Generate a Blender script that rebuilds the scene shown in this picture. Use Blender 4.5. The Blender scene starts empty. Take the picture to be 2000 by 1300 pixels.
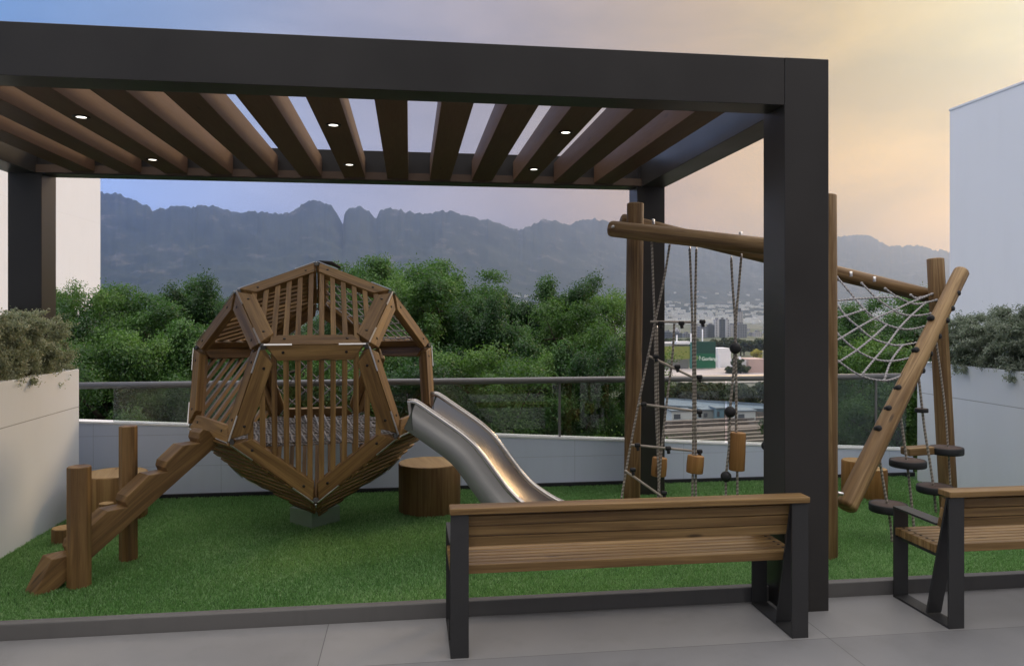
import bpy, math, random
import numpy as np
from mathutils import Vector, Matrix

random.seed(7)
RNG = np.random.default_rng(11)
SC = bpy.context.scene
COL = SC.collection

# ------------------------------------------------------------------ camera model
F, HZ, EYE = 1496.0, 612.0, 1.7
TH = math.atan(200 / F)
CT, ST = math.cos(TH), math.sin(TH)


def px(x, y, d):
    """world point seen at photo pixel (x, y) at camera depth d"""
    a = (x - 1000) / F * d
    return Vector((a * CT + d * ST, -a * ST + d * CT, EYE + (HZ - y) / F * d))


def depth(p):
    return p[0] * ST + p[1] * CT


cam = bpy.data.cameras.new('camera')
cam.sensor_width = 36
cam.lens = 36 * F / 2000
cam.shift_y = -(650 - HZ) / 2000
cam.clip_start = 0.05
cam.clip_end = 60000
camo = bpy.data.objects.new('camera', cam)
COL.objects.link(camo)
camo.location = (0, 0, EYE)
camo.rotation_euler = (math.pi / 2, 0, -TH)
SC.camera = camo


# ------------------------------------------------------------------ mesh builder
def frame_from(d, up=None):
    d = Vector(d).normalized()
    up = Vector(up) if up is not None else Vector((0, 0, 1))
    if abs(d.dot(up.normalized())) > 0.98:
        up = Vector((1, 0, 0)) if abs(d.x) < 0.9 else Vector((0, 1, 0))
    s = d.cross(up).normalized()
    return d, s, s.cross(d).normalized()


class MB:
    def __init__(self):
        self.v, self.f, self.uv, self.sm = [], [], [], []

    def face(self, idx, uv=None, smooth=False):
        self.f.append(tuple(idx))
        self.uv.append(uv if uv else [(0, 0)] * len(idx))
        self.sm.append(smooth)

    def add(self, pts):
        n = len(self.v)
        self.v += [tuple(p) for p in pts]
        return n

    def box(self, lo, hi):
        """axis-aligned box, uv along its longest side"""
        lo, hi = Vector(lo), Vector(hi)
        c = (lo + hi) / 2
        s = hi - lo
        ax = max(range(3), key=lambda i: s[i])
        d = Vector([1 if i == ax else 0 for i in range(3)])
        o = [i for i in range(3) if i != ax]
        u1 = Vector([1 if i == o[0] else 0 for i in range(3)])
        u2 = Vector([1 if i == o[1] else 0 for i in range(3)])
        self.stick(c - d * s[ax] / 2, c + d * s[ax] / 2, s[o[0]], s[o[1]], axes=(u1, u2))
        return self

    def stick(self, p0, p1, w, t, up=None, axes=None):
        """rectangular bar from p0 to p1; w along the side axis, t along the up axis"""
        p0, p1 = Vector(p0), Vector(p1)
        L = (p1 - p0).length
        if axes:
            a, b = axes
        else:
            _, a, b = frame_from(p1 - p0, up)
        ring = [a * (w / 2 * i) + b * (t / 2 * j) for i, j in ((-1, -1), (1, -1), (1, 1), (-1, 1))]
        n = self.add([p0 + r for r in ring] + [p1 + r for r in ring])
        u0, v0 = random.uniform(0, 40), random.uniform(0, 40)
        acc = v0
        d = (p1 - p0)
        flip = d.dot(a.cross(b)) < 0
        for k in range(4):
            l = (k + 1) % 4
            ww = (ring[l] - ring[k]).length
            q = [n + k, n + l, n + 4 + l, n + 4 + k]
            uv = [(u0, acc), (u0, acc + ww), (u0 + L, acc + ww), (u0 + L, acc)]
            if flip:
                q.reverse(); uv.reverse()
            self.face(q, uv)
            acc += ww
        c0, c1 = [n + 3, n + 2, n + 1, n], [n + 4, n + 5, n + 6, n + 7]
        uvc = [(u0, v0), (u0, v0 + w), (u0 + .02, v0 + w), (u0 + .02, v0)]
        if flip:
            c0.reverse(); c1.reverse()
        self.face(c0, uvc); self.face(c1, uvc)
        return self

    def prism(self, poly, off, grain=None):
        """polygon (world points) extruded by vector off"""
        poly = [Vector(p) for p in poly]
        off = Vector(off)
        n = len(poly)
        nrm = Vector((0, 0, 0))
        for i in range(n):
            nrm += poly[i].cross(poly[(i + 1) % n])
        if nrm.dot(off) > 0:
            poly.reverse()
        k = self.add(poly + [p + off for p in poly])
        g = Vector(grain).normalized() if grain is not None else (poly[1] - poly[0]).normalized()
        u0, v0 = random.uniform(0, 40), random.uniform(0, 40)
        nn = nrm.normalized()
        s = g.cross(nn).normalized()

        def q(p):
            return (u0 + p.dot(g), v0 + p.dot(s) + .7 * p.dot(nn))
        self.face(range(k, k + n), [q(p) for p in poly])
        self.face(range(k + 2 * n - 1, k + n - 1, -1), [q(p + off) for p in reversed(poly)])
        for i in range(n):
            j = (i + 1) % n
            self.face((k + j, k + i, k + n + i, k + n + j), [q(poly[j]), q(poly[i]), q(poly[i] + off), q(poly[j] + off)])
        return self

    def tube(self, path, r, seg=8, caps=True, round_end=0.0, smooth=True, wob=0.0):
        path = [Vector(p) for p in path]
        rs = list(r) if isinstance(r, (list, tuple)) else [r] * len(path)
        if round_end:
            def ext(p, q, R):
                d = (q - p).normalized()
                return [(p + d * round_end * (1 - c), R * s) for c, s in ((1, .62), (.75, .86), (.35, .97))]
            a = ext(path[0], path[1], rs[0])
            b = ext(path[-1], path[-2], rs[-1])
            e0 = path[0] + (path[1] - path[0]).normalized() * round_end
            e1 = path[-1] + (path[-2] - path[-1]).normalized() * round_end
            path = [x[0] for x in a] + [e0] + path[1:-1] + [e1] + [x[0] for x in reversed(b)]
            rs = [x[1] for x in a] + [rs[0]] + rs[1:-1] + [rs[-1]] + [x[1] for x in reversed(b)]
        n = len(path)
        u0, v0 = random.uniform(0, 40), random.uniform(0, 40)
        tang = []
        for i in range(n):
            d = path[min(i + 1, n - 1)] - path[max(i - 1, 0)]
            tang.append(d.normalized())
        _, s, u = frame_from(tang[0])
        first = None
        ul = 0
        ph = random.uniform(0, 6)
        rows = []
        for i in range(n):
            if i:
                d = tang[i]
                s = (s - d * s.dot(d)).normalized()
                u = s.cross(d).normalized()
                ul += (path[i] - path[i - 1]).length
            pts = []
            for k in range(seg):
                an = 2 * math.pi * k / seg
                rr = rs[i] * (1 + wob * (math.sin(3 * an + ph) * .5 + math.sin(5 * an + ph * 2) * .3 + math.sin(2 * an + ul * 2.1 + ph) * .5))
                pts.append(path[i] + (s * math.cos(an) + u * math.sin(an)) * rr)
            rows.append((self.add(pts), ul))
        R = max(rs)
        for i in range(n - 1):
            a, ua = rows[i]
            b, ub = rows[i + 1]
            for k in range(seg):
                l = (k + 1) % seg
                va, vb = v0 + 2 * math.pi * R * k / seg, v0 + 2 * math.pi * R * (k + 1) / seg
                self.face((a + l, a + k, b + k, b + l), [(u0 + ua, vb), (u0 + ua, va), (u0 + ub, va), (u0 + ub, vb)], smooth)
        if caps:
            for (a, ua), rev in ((rows[0], False), (rows[-1], True)):
                idx = list(range(a, a + seg))
                if rev:
                    idx.reverse()
                uv = [(u0 + R * math.cos(2 * math.pi * k / seg), v0 + R * math.sin(2 * math.pi * k / seg)) for k in range(seg)]
                self.face(idx, uv)
        return self

    def ball(self, c, r, nu=14, nv=9, sq=1.0):
        c = Vector(c)
        rows = []
        for i in range(1, nv):
            th = math.pi * i / nv
            rows.append(self.add([c + Vector((r * math.sin(th) * math.cos(2 * math.pi * k / nu), r * math.sin(th) * math.sin(2 * math.pi * k / nu), r * sq * math.cos(th))) for k in range(nu)]))
        t = self.add([c + Vector((0, 0, r * sq))])
        b = self.add([c - Vector((0, 0, r * sq))])
        for k in range(nu):
            l = (k + 1) % nu
            self.face((t, rows[0] + k, rows[0] + l), None, True)
            self.face((b, rows[-1] + l, rows[-1] + k), None, True)
            for i in range(len(rows) - 1):
                self.face((rows[i] + l, rows[i] + k, rows[i + 1] + k, rows[i + 1] + l), None, True)
        return self

    def lathe(self, c, prof, seg=24, axis=None):
        """profile [(radius, height)] revolved about axis through c"""
        c = Vector(c)
        d, s, u = frame_from(axis or (0, 0, 1))
        rows = []
        for r, h in prof:
            rows.append(self.add([c + d * h + (s * math.cos(2 * math.pi * k / seg) + u * math.sin(2 * math.pi * k / seg)) * max(r, 1e-4) for k in range(seg)]))
        for i in range(len(rows) - 1):
            for k in range(seg):
                l = (k + 1) % seg
                self.face((rows[i] + k, rows[i] + l, rows[i + 1] + l, rows[i + 1] + k), None, True)
        return self

    def build(self, name, m, parent=None, bevel=0.0, loc=None):
        me = bpy.data.meshes.new(name)
        v = self.v
        if loc is not None:
            v = [(p[0] - loc[0], p[1] - loc[1], p[2] - loc[2]) for p in v]
        me.from_pydata(v, [], self.f)
        uvl = me.uv_layers.new(name='UVMap')
        flat = [c for f in self.uv for p in f for c in p]
        uvl.data.foreach_set('uv', flat)
        me.polygons.foreach_set('use_smooth', self.sm)
        me.update()
        if m:
            me.materials.append(m)
        o = bpy.data.objects.new(name, me)
        COL.objects.link(o)
        if loc is not None:
            o.location = loc
        if bevel:
            b = o.modifiers.new('bevel', 'BEVEL')
            b.width = bevel
            b.segments = 2
            b.limit_method = 'ANGLE'
            b.angle_limit = math.radians(40)
        if parent is not None:
            o.parent = parent
            o.matrix_parent_inverse = parent.matrix_world.inverted()
        return o


def tag(o, label=None, cat=None, group=None, kind=None):
    for k, v in (('label', label), ('category', cat), ('group', group), ('kind', kind)):
        if v:
            o[k] = v
    return o


def thing(name, label, cat, loc, group=None):
    o = bpy.data.objects.new(name, None)
    COL.objects.link(o)
    o.location = loc
    o.empty_display_size = .1
    bpy.context.view_layer.update()
    o.matrix_world = Matrix.Translation(Vector(loc))
    return tag(o, label, cat, group)


def np_mesh(name, verts, faces, uv, m, parent=None, smooth=False):
    """big meshes from numpy: faces (n,k) all of one size, uv (n*k,2)"""
    me = bpy.data.meshes.new(name)
    k = faces.shape[1]
    me.vertices.add(len(verts))
    me.vertices.foreach_set('co', np.ascontiguousarray(verts, dtype=np.float32).ravel())
    me.loops.add(faces.size)
    me.loops.foreach_set('vertex_index', np.ascontiguousarray(faces, dtype=np.int32).ravel())
    me.polygons.add(len(faces))
    me.polygons.foreach_set('loop_start', np.arange(0, faces.size, k, dtype=np.int32))
    me.polygons.foreach_set('loop_total', np.full(len(faces), k, dtype=np.int32))
    if uv is not None:
        l = me.uv_layers.new(name='UVMap')
        l.data.foreach_set('uv', np.ascontiguousarray(uv, dtype=np.float32).ravel())
    me.update(calc_edges=True)
    if smooth:
        me.polygons.foreach_set('use_smooth', [True] * len(faces))
    me.materials.append(m)
    o = bpy.data.objects.new(name, me)
    COL.objects.link(o)
    if parent is not None:
        o.parent = parent
        o.matrix_parent_inverse = parent.matrix_world.inverted()
    return o


# ------------------------------------------------------------------ materials
class NT:
    def __init__(self, name):
        self.m = bpy.data.materials.new(name)
        self.m.use_nodes = True
        self.t = self.m.node_tree
        self.bsdf = self.t.nodes['Principled BSDF']
        self.out = self.t.nodes['Material Output']

    def n(self, typ, props=None, **inp):
        nd = self.t.nodes.new(typ)
        for k, v in (props or {}).items():
            setattr(nd, k, v)
        for k, v in inp.items():
            key = int(k[1:]) if k[0] == '_' and k[1:].isdigit() else k.replace('_', ' ')
            self.set(nd.inputs[key], v)
        return nd

    def set(self, sock, v):
        if isinstance(v, bpy.types.NodeSocket):
            self.t.links.new(v, sock)
        else:
            sock.default_value = v

    def ramp(self, fac, stops):
        r = self.n('ShaderNodeValToRGB')
        e = r.color_ramp.elements
        while len(e) < len(stops):
            e.new(.5)
        for el, (p, c) in zip(e, stops):
            el.position = p
            el.color = (*c, 1) if len(c) == 3 else c
        self.set(r.inputs[0], fac)
        return r.outputs[0]

    def b(self, **kw):
        for k, v in kw.items():
            self.set(self.bsdf.inputs[k.replace('_', ' ')], v)
        return self

    def mix(self, fac, a, b, typ='MIX'):
        nd = self.n('ShaderNodeMix', {'data_type': 'RGBA', 'blend_type': typ})
        self.set(nd.inputs[0], fac)
        self.set(nd.inputs[6], a)
        self.set(nd.inputs[7], b)
        return nd.outputs[2]

    def math(self, op, a, b=0.0, c=0.0):
        nd = self.n('ShaderNodeMath', {'operation': op})
        for i, v in enumerate((a, b, c)):
            self.set(nd.inputs[i], v)
        return nd.outputs[0]

    def bump(self, h, strength=.3, dist=.01):
        nd = self.n('ShaderNodeBump', Strength=strength, Distance=dist, Height=h)
        self.set(self.bsdf.inputs['Normal'], nd.outputs[0])
        return self

    def noise(self, vec, scale, detail=4, rough=.55, dist=0.0):
        nd = self.n('ShaderNodeTexNoise', Scale=scale, Detail=detail, Roughness=rough, Distortion=dist)
        if vec is not None:
            self.set(nd.inputs['Vector'], vec)
        return nd.outputs[0]

    def mapped(self, src, scale):
        return self.n('ShaderNodeMapping', Vector=src, Scale=scale).outputs[0]

    def coord(self, which):
        return self.n('ShaderNodeTexCoord').outputs[which]


def rgb(*c):
    return (*c, 1.0)


def wood(name, dark, mid, light, rough=.55, grain=26):
    t = NT(name)
    uv = t.coord('UV')
    warp = t.noise(t.mapped(uv, (.9, 5, 1)), 1.0, 3)
    g1 = t.noise(t.mapped(uv, (1.0, grain, 1)), 1.0, 5, .6, 1.2)
    g2 = t.noise(t.mapped(uv, (5, 190, 1)), 1.0, 3, .7)
    big = t.noise(t.mapped(uv, (.5, 9, 1)), 1.0, 2)
    f = t.math('ADD', t.math('MULTIPLY', g1, .62), t.math('MULTIPLY', big, .38))
    col = t.ramp(f, [(.30, dark), (.47, mid), (.60, light), (.72, mid)])
    col = t.mix(t.math('MULTIPLY', g2, .55), col, rgb(*[c * .55 for c in mid]), 'MIX')
    tone = t.noise(t.mapped(uv, (.22, .5, 1)), 1.0, 1)
    col = t.mix(t.ramp(tone, [(.3, (0, 0, 0)), (.7, (1, 1, 1))]), col, t.mix(1.0, col, rgb(.62, .58, .55), 'MULTIPLY'))
    knot = t.n('ShaderNodeTexVoronoi', Vector=t.mapped(uv, (1.7, 6.5, 1)), Scale=1.0)
    kf = t.ramp(knot.outputs[0], [(.0, (1, 1, 1)), (.045, (1, 1, 1)), (.1, (0, 0, 0))])
    col = t.mix(t.math('MULTIPLY', kf, .75), col, rgb(*[c * .35 for c in dark]))
    t.b(Base_Color=col, Roughness=t.math('ADD', t.math('MULTIPLY', g2, .25), rough - .12))
    t.bsdf.inputs['Specular IOR Level'].default_value = .32
    t.bump(t.math('ADD', g1, t.math('MULTIPLY', g2, .5)), .25, .004)
    return t.m


def metal_paint(name, col, rough=.42, var=.25):
    t = NT(name)
    o = t.coord('Object')
    n = t.noise(o, 2.3, 4)
    f = t.noise(o, 260, 2)
    c = t.mix(n, rgb(*[x * (1 - var) for x in col]), rgb(*[x * (1 + var) for x in col]))
    t.b(Base_Color=c, Roughness=t.math('ADD', t.math('MULTIPLY', n, .18), rough - .09))
    t.bump(f, .04, .001)
    return t.m


def plaster(name, col, joint=None, bw=1.2, bh=.55, rot=(0, 0, 0), off=(0, 0, 0), jc=.55, rough=.75, stain=.12):
    t = NT(name)
    o = t.coord('Object')
    n = t.noise(o, 1.1, 5, .6)
    n2 = t.noise(t.mapped(o, (6, 6, .7)), 1.0, 4, .6)
    c = t.mix(t.math('MULTIPLY', n, stain * 2), rgb(*col), rgb(*[x * .72 for x in col]))
    c = t.mix(t.math('MULTIPLY', t.ramp(n2, [(.5, (0, 0, 0)), (.75, (1, 1, 1))]), stain * 1.3), c, rgb(*[x * .6 for x in col]))
    if joint:
        mp = t.n('ShaderNodeMapping', Vector=o, Rotation=rot, Location=off).outputs[0]
        br = t.n('ShaderNodeTexBrick', {'offset': 0.0, 'squash': 1.0}, Vector=mp, Scale=1.0, Mortar_Size=joint, Brick_Width=bw, Row_Height=bh, Mortar_Smooth=.3)
        c = t.mix(br.outputs['Fac'], c, rgb(*[x * jc for x in col]))
        t.bump(t.math('SUBTRACT', 1.0, br.outputs['Fac']), .5, .004)
    t.b(Base_Color=c, Roughness=rough)
    t.bsdf.inputs['Specular IOR Level'].default_value = .3
    return t.m


def plain(name, col, rough=.6, metal=0.0, var=.2, sc=9.0, spec=.4):
    t = NT(name)
    n = t.noise(t.coord('Object'), sc, 4)
    t.b(Base_Color=t.mix(n, rgb(*[x * (1 - var) for x in col]), rgb(*[min(1, x * (1 + var)) for x in col])), Roughness=rough, Metallic=metal)
    t.bsdf.inputs['Specular IOR Level'].default_value = spec
    return t.m


def leafy(name, c0, c1, c2, trans=.3, big=1.3):
    t = NT(name)
    uv = t.n('ShaderNodeSeparateXYZ', Vector=t.coord('UV'))
    o = t.coord('Object')
    nz = t.noise(o, big, 3)
    f = t.math('ADD', t.math('MULTIPLY', uv.outputs[0], .55), t.math('MULTIPLY', nz, .5))
    c = t.ramp(f, [(.22, c0), (.5, c1), (.82, c2)])
    d = t.n('ShaderNodeBsdfDiffuse', Color=c)
    tr = t.n('ShaderNodeBsdfTranslucent', Color=t.mix(.5, c, rgb(c2[0] * 1.0, c2[1] * 1.2, c2[2] * .8)))
    gl = t.n('ShaderNodeBsdfGlossy', Color=(1, 1, 1, 1), Roughness=.45)
    m1 = t.n('ShaderNodeMixShader', _0=trans)
    t.set(m1.inputs[1], d.outputs[0]); t.set(m1.inputs[2], tr.outputs[0])
    m2 = t.n('ShaderNodeMixShader', _0=.03)
    t.set(m2.inputs[1], m1.outputs[0]); t.set(m2.inputs[2], gl.outputs[0])
    t.set(t.out.inputs['Surface'], m2.outputs[0])
    return t.m


def rope_mat(name, c0, c1):
    t = NT(name)
    uv = t.n('ShaderNodeSeparateXYZ', Vector=t.coord('UV'))
    s = t.math('SINE', t.math('ADD', t.math('MULTIPLY', uv.outputs[0], 215.0), t.math('MULTIPLY', uv.outputs[1], 120.0)))
    s = t.math('ADD', t.math('MULTIPLY', s, .5), .5)
    n = t.noise(t.mapped(t.coord('UV'), (160, 160, 1)), 1.0, 2)
    c = t.mix(s, rgb(*c0), rgb(*c1))
    c = t.mix(t.math('MULTIPLY', n, .5), c, rgb(*[x * .5 for x in c0]))
    t.b(Base_Color=c, Roughness=.85)
    t.bump(s, .8, .004)
    return t.m


M = {}
M['wood_house'] = wood('playhouse_wood', (.060, .029, .010), (.235, .130, .043), (.43, .26, .092), .5, 24)
M['wood_frame'] = wood('robinia_wood', (.070, .038, .015), (.23, .135, .054), (.46, .31, .145), .55, 17)
M['wood_bench'] = wood('bench_wood', (.080, .044, .017), (.25, .150, .058), (.43, .28, .115), .45, 34)
M['wood_stump'] = wood('stump_wood', (.11, .055, .020), (.27, .150, .055), (.42, .265, .105), .6, 24)
M['wood_top'] = wood('lit_cut_wood', (.24, .135, .050), (.42, .26, .10), (.52, .35, .15), .6, 16)
M['wood_ramp'] = wood('ramp_wood', (.058, .030, .012), (.215, .122, .046), (.39, .235, .092), .55, 18)
M['wood_block'] = wood('block_wood', (.19, .082, .02), (.34, .165, .045), (.46, .245, .08), .6, 40)
M['bolt'] = plain('bolt_dark', (.02, .015, .012), .5, .3)
M['jcap'] = plain('joint_grey', (.10, .095, .09), .5, .5, .1)
M['steel'] = plain('joint_steel', (.62, .60, .58), .32, 1.0, .1)
M['charcoal'] = metal_paint('charcoal_metal', (.0215, .0190, .0172), .38)
M['bench_metal'] = metal_paint('bench_metal', (.023, .0225, .023), .5)
M['louver'] = wood('louver_laminate', (.098, .051, .028), (.124, .066, .036), (.14, .076, .042), .55, 10)
M['rope'] = rope_mat('hemp_rope', (.20, .17, .135), (.50, .44, .37))
M['net'] = rope_mat('grey_net_rope', (.26, .25, .26), (.52, .50, .50))
M['rubber'] = plain('black_rubber', (.018, .018, .019), .7, 0, .3)
M['disc_top'] = plain('disc_top_brown', (.075, .050, .040), .7, 0, .25)
M['rod'] = plain('grey_rod', (.36, .31, .26), .6, 0, .25, 30)

# planter / walls
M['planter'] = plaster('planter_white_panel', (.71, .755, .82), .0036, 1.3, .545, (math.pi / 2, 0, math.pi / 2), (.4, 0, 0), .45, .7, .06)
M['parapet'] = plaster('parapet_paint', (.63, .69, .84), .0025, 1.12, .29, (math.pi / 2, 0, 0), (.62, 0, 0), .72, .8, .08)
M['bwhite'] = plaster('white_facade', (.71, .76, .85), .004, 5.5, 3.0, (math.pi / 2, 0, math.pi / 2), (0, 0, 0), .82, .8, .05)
M['bblue'] = plaster('pale_facade', (.84, .85, .88), None, stain=.05)


def glass_mat():
    t = NT('railing_glass')
    tr = t.n('ShaderNodeBsdfTransparent', Color=rgb(.80, .83, .81))
    gl = t.n('ShaderNodeBsdfGlossy', Color=rgb(.9, .92, .92), Roughness=.02)
    n = t.noise(t.coord('Object'), 2.0, 4)
    lw = t.n('ShaderNodeFresnel', IOR=1.5)
    f = t.math('ADD', t.math('MULTIPLY', lw.outputs[0], .9), t.math('MULTIPLY', n, .02))
    mx = t.n('ShaderNodeMixShader')
    t.set(mx.inputs[0], f); t.set(mx.inputs[1], tr.outputs[0]); t.set(mx.inputs[2], gl.outputs[0])
    t.set(t.out.inputs['Surface'], mx.outputs[0])
    return t.m


M['glass'] = glass_mat()


def pavement_mat():
    t = NT('grey_paving')
    o = t.coord('Object')
    n = t.noise(o, .9, 4, .6)
    n2 = t.noise(o, 55, 3)
    c = t.ramp(n, [(.3, (.170, .170, .172)), (.7, (.235, .233, .232))])
    c = t.mix(t.math('MULTIPLY', n2, .25), c, rgb(.2, .2, .2))
    mp = t.n('ShaderNodeMapping', Vector=o, Location=(.44, -1.14, 0)).outputs[0]
    br = t.n('ShaderNodeTexBrick', {'offset': 0.0}, Vector=mp, Scale=1.0, Mortar_Size=.0022, Brick_Width=2.62, Row_Height=1.31, Mortar_Smooth=.2, Color1=rgb(.80, .80, .82), Color2=rgb(1.12, 1.1, 1.08), Mortar=rgb(1, 1, 1))
    st2 = t.noise(o, 2.6, 6, .7)
    c = t.mix(t.math('MULTIPLY', t.ramp(st2, [(.52, (0, 0, 0)), (.7, (1, 1, 1))]), .35), c, rgb(.14, .138, .135))
    c = t.mix(1.0, c, br.outputs['Color'], 'MULTIPLY')
    c = t.mix(br.outputs['Fac'], c, rgb(.07, .07, .07))
    t.b(Base_Color=c, Roughness=t.math('ADD', t.math('MULTIPLY', n, .3), .38))
    t.bsdf.inputs['Specular IOR Level'].default_value = .35
    t.bump(n2, .08, .002)
    return t.m


M['paving'] = pavement_mat()
M['kerb'] = plaster('kerb_stone', (.130, .124, .119), None, stain=.3, rough=.6)
M['soil'] = plain('dark_soil', (.03, .022, .015), .9)
M['lens'] = NT('lamp_lens').b(Base_Color=rgb(1, 1, 1), Emission_Color=rgb(1, .93, .82), Emission_Strength=2.6).m


def turf_mat():
    t = NT('turf_base')
    o = t.coord('Object')
    n = t.noise(o, 90, 4, .7)
    b = t.noise(o, .8, 3)
    c = t.ramp(n, [(.3, (.012, .038, .008)), (.7, (.045, .125, .024))])
    t.b(Base_Color=t.mix(t.math('MULTIPLY', b, .4), c, rgb(.04, .10, .018)), Roughness=.9)
    return t.m


M['turf'] = turf_mat()
M['blade'] = leafy('grass_blade', (.050, .140, .034), (.110, .290, .064), (.42, .60, .30), .44, 1.0)
M['leaf'] = leafy('tree_leaf', (.012, .040, .012), (.036, .102, .024), (.135, .265, .058), .36, .9)
M['leaf2'] = leafy('tree_leaf_dark', (.010, .034, .012), (.028, .082, .024), (.10, .21, .050), .36, .9)
M['leaf3'] = leafy('tree_leaf_light', (.015, .046, .012), (.045, .115, .024), (.16, .285, .060), .38, .9)
M['leaf_far'] = leafy('far_tree_leaf', (.020, .034, .012), (.036, .055, .018), (.07, .09, .03), .2, .2)
M['leaf_yellow'] = leafy('yellow_tree_leaf', (.22, .20, .02), (.34, .30, .03), (.45, .4, .06), .2, .2)
M['shrub_warm'] = leafy('grey_olive_leaf', (.11, .125, .075), (.26, .28, .185), (.54, .57, .44), .3, 3.0)
M['shrub_cool'] = leafy('green_olive_leaf', (.07, .095, .065), (.17, .205, .15), (.38, .42, .35), .3, 3.0)
M['bark'] = plain('tree_bark', (.05, .038, .028), .9, 0, .4, 14)

# ------------------------------------------------------------------ world and sun
SUN_AZ, SUN_EL = math.radians(51), math.radians(25)


def make_world():
    w = bpy.data.worlds.new('World')
    SC.world = w
    w.use_nodes = True
    t = NT.__new__(NT)
    t.t = w.node_tree
    out = t.t.nodes['World Output']
    bg = t.t.nodes['Background']
    g = t.coord('Generated')
    sep = t.n('ShaderNodeSeparateXYZ', Vector=g)
    X, Y, Z = sep.outputs
    az = t.math('ARCTAN2', X, Y)                       # compass direction, 0 = +Y
    f = t.math('ADD', t.math('DIVIDE', az, 2 * math.pi), .5)

    def A(deg):
        return .5 + deg / 360
    low = t.ramp(f, [(A(-180), (.06, .065, .075)), (A(-140), (.32, .35, .42)), (A(-85), (.56, .76, 1.15)), (A(-60), (.42, 1.15, 3.4)), (A(-40), (.36, 1.30, 4.6)), (A(-30), (.40, 1.05, 3.0)), (A(-23), (.54, .80, 1.45)), (A(-5), (.55, .57, .74)),
                     (A(8), (.56, .46, .46)), (A(19), (.86, .52, .25)), (A(30), (1.05, .62, .16)), (A(41), (1.45, .80, .16)), (A(54), (9.5, 3.6, .4)), (A(72), (5.0, 2.0, .4)), (A(110), (.70, .60, .55)), (A(140), (.2, .19, .2)), (A(180), (.06, .065, .075))])  # unseen blue and orange glows beside the view, added to tint the haze
    high = t.ramp(f, [(A(-180), (.13, .14, .17)), (A(-140), (.28, .31, .38)), (A(-85), (.45, .54, .72)), (A(-27), (.165, .33, .60)), (A(-16), (.27, .37, .56)), (A(-6), (.36, .36, .44)), (A(7), (.40, .335, .325)),
                      (A(22), (.56, .38, .19)), (A(31), (.61, .42, .12)), (A(41), (.53, .44, .16)), (A(55), (1.0, .85, .65)), (A(70), (1.5, 1.55, 1.65)), (A(105), (1.4, 1.5, 1.65)), (A(130), (.36, .34, .35)), (A(180), (.13, .14, .17))])  # unseen bright white band at the right, added as soft fill light
    mr = t.n('ShaderNodeMapRange', {'interpolation_type': 'SMOOTHSTEP'}, Value=Z, From_Min=.07, From_Max=.30)
    col = t.mix(mr.outputs[0], low, high)
    up = t.n('ShaderNodeMapRange', {'interpolation_type': 'SMOOTHSTEP'}, Value=Z, From_Min=.42, From_Max=.72)
    col = t.mix(up.outputs[0], col, rgb(2.1, 2.03, 1.95))
    mpc = t.n('ShaderNodeMapping', Vector=g, Scale=(2.2, 2.2, 6.0)).outputs[0]
    cl = t.noise(mpc, 1.7, 5, .55, .4)
    cf = t.ramp(cl, [(.40, (0, 0, 0)), (.68, (1, 1, 1))])
    hs = t.mix(1.0, col, rgb(1.22, 1.17, 1.13), 'MULTIPLY')
    dk = t.mix(1.0, col, rgb(.88, .88, .91), 'MULTIPLY')
    col = t.mix(cf, dk, hs)
    sky = t.n('ShaderNodeTexSky', {'sky_type': 'NISHITA', 'sun_disc': False, 'sun_elevation': SUN_EL, 'sun_rotation': SUN_AZ})
    bg2 = t.n('ShaderNodeBackground', Color=sky.outputs[0], Strength=.06)
    t.set(bg.inputs['Color'], col)
    bg.inputs['Strength'].default_value = 1.0
    mx = t.n('ShaderNodeMixShader', _0=.93)
    t.set(mx.inputs[1], bg2.outputs[0]); t.set(mx.inputs[2], bg.outputs[0])
    t.set(out.inputs['Surface'], mx.outputs[0])


make_world()
sl = bpy.data.lights.new('sun', 'SUN')
sl.energy = 1.6
sl.angle = math.radians(12)
sl.color = (1.0, .70, .39)
so = bpy.data.objects.new('sun', sl)
COL.objects.link(so)
sd = Vector((math.sin(SUN_AZ) * math.cos(SUN_EL), math.cos(SUN_AZ) * math.cos(SUN_EL), math.sin(SUN_EL)))
so.rotation_euler = (-sd).to_track_quat('-Z', 'Y').to_euler()
so.location = sd * 30
SC.view_settings.view_transform = 'Standard'
SC.view_settings.look = 'None'
SC.view_settings.exposure = 0.15
SC.view_settings.gamma = 1.0
SC.cycles.use_denoising = True
SC.cycles.volume_bounces = 1
SC.cycles.max_bounces = 8
SC.cycles.transparent_max_bounces = 16
SC.cycles.sample_clamp_indirect = 6.0

# ------------------------------------------------------------------ ground, paving, kerb, turf
PARX, PARY = (-3.6, 6.2), 7.43
m = MB().box((-9, -6, -.30), (9, 4.295, 0.0))
tag(m.build('pavement', M['paving']), kind='structure')
m = MB().box((-2.84, 4.299, -.012), (5.12, 4.359, .085))
tag(m.build('kerb', M['kerb'], bevel=.006), kind='structure')
m = MB().box((-9, 4.363, -.30), (9, 7.60, -.006))
tag(m.build('lawn_base', M['turf']), kind='structure')


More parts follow.
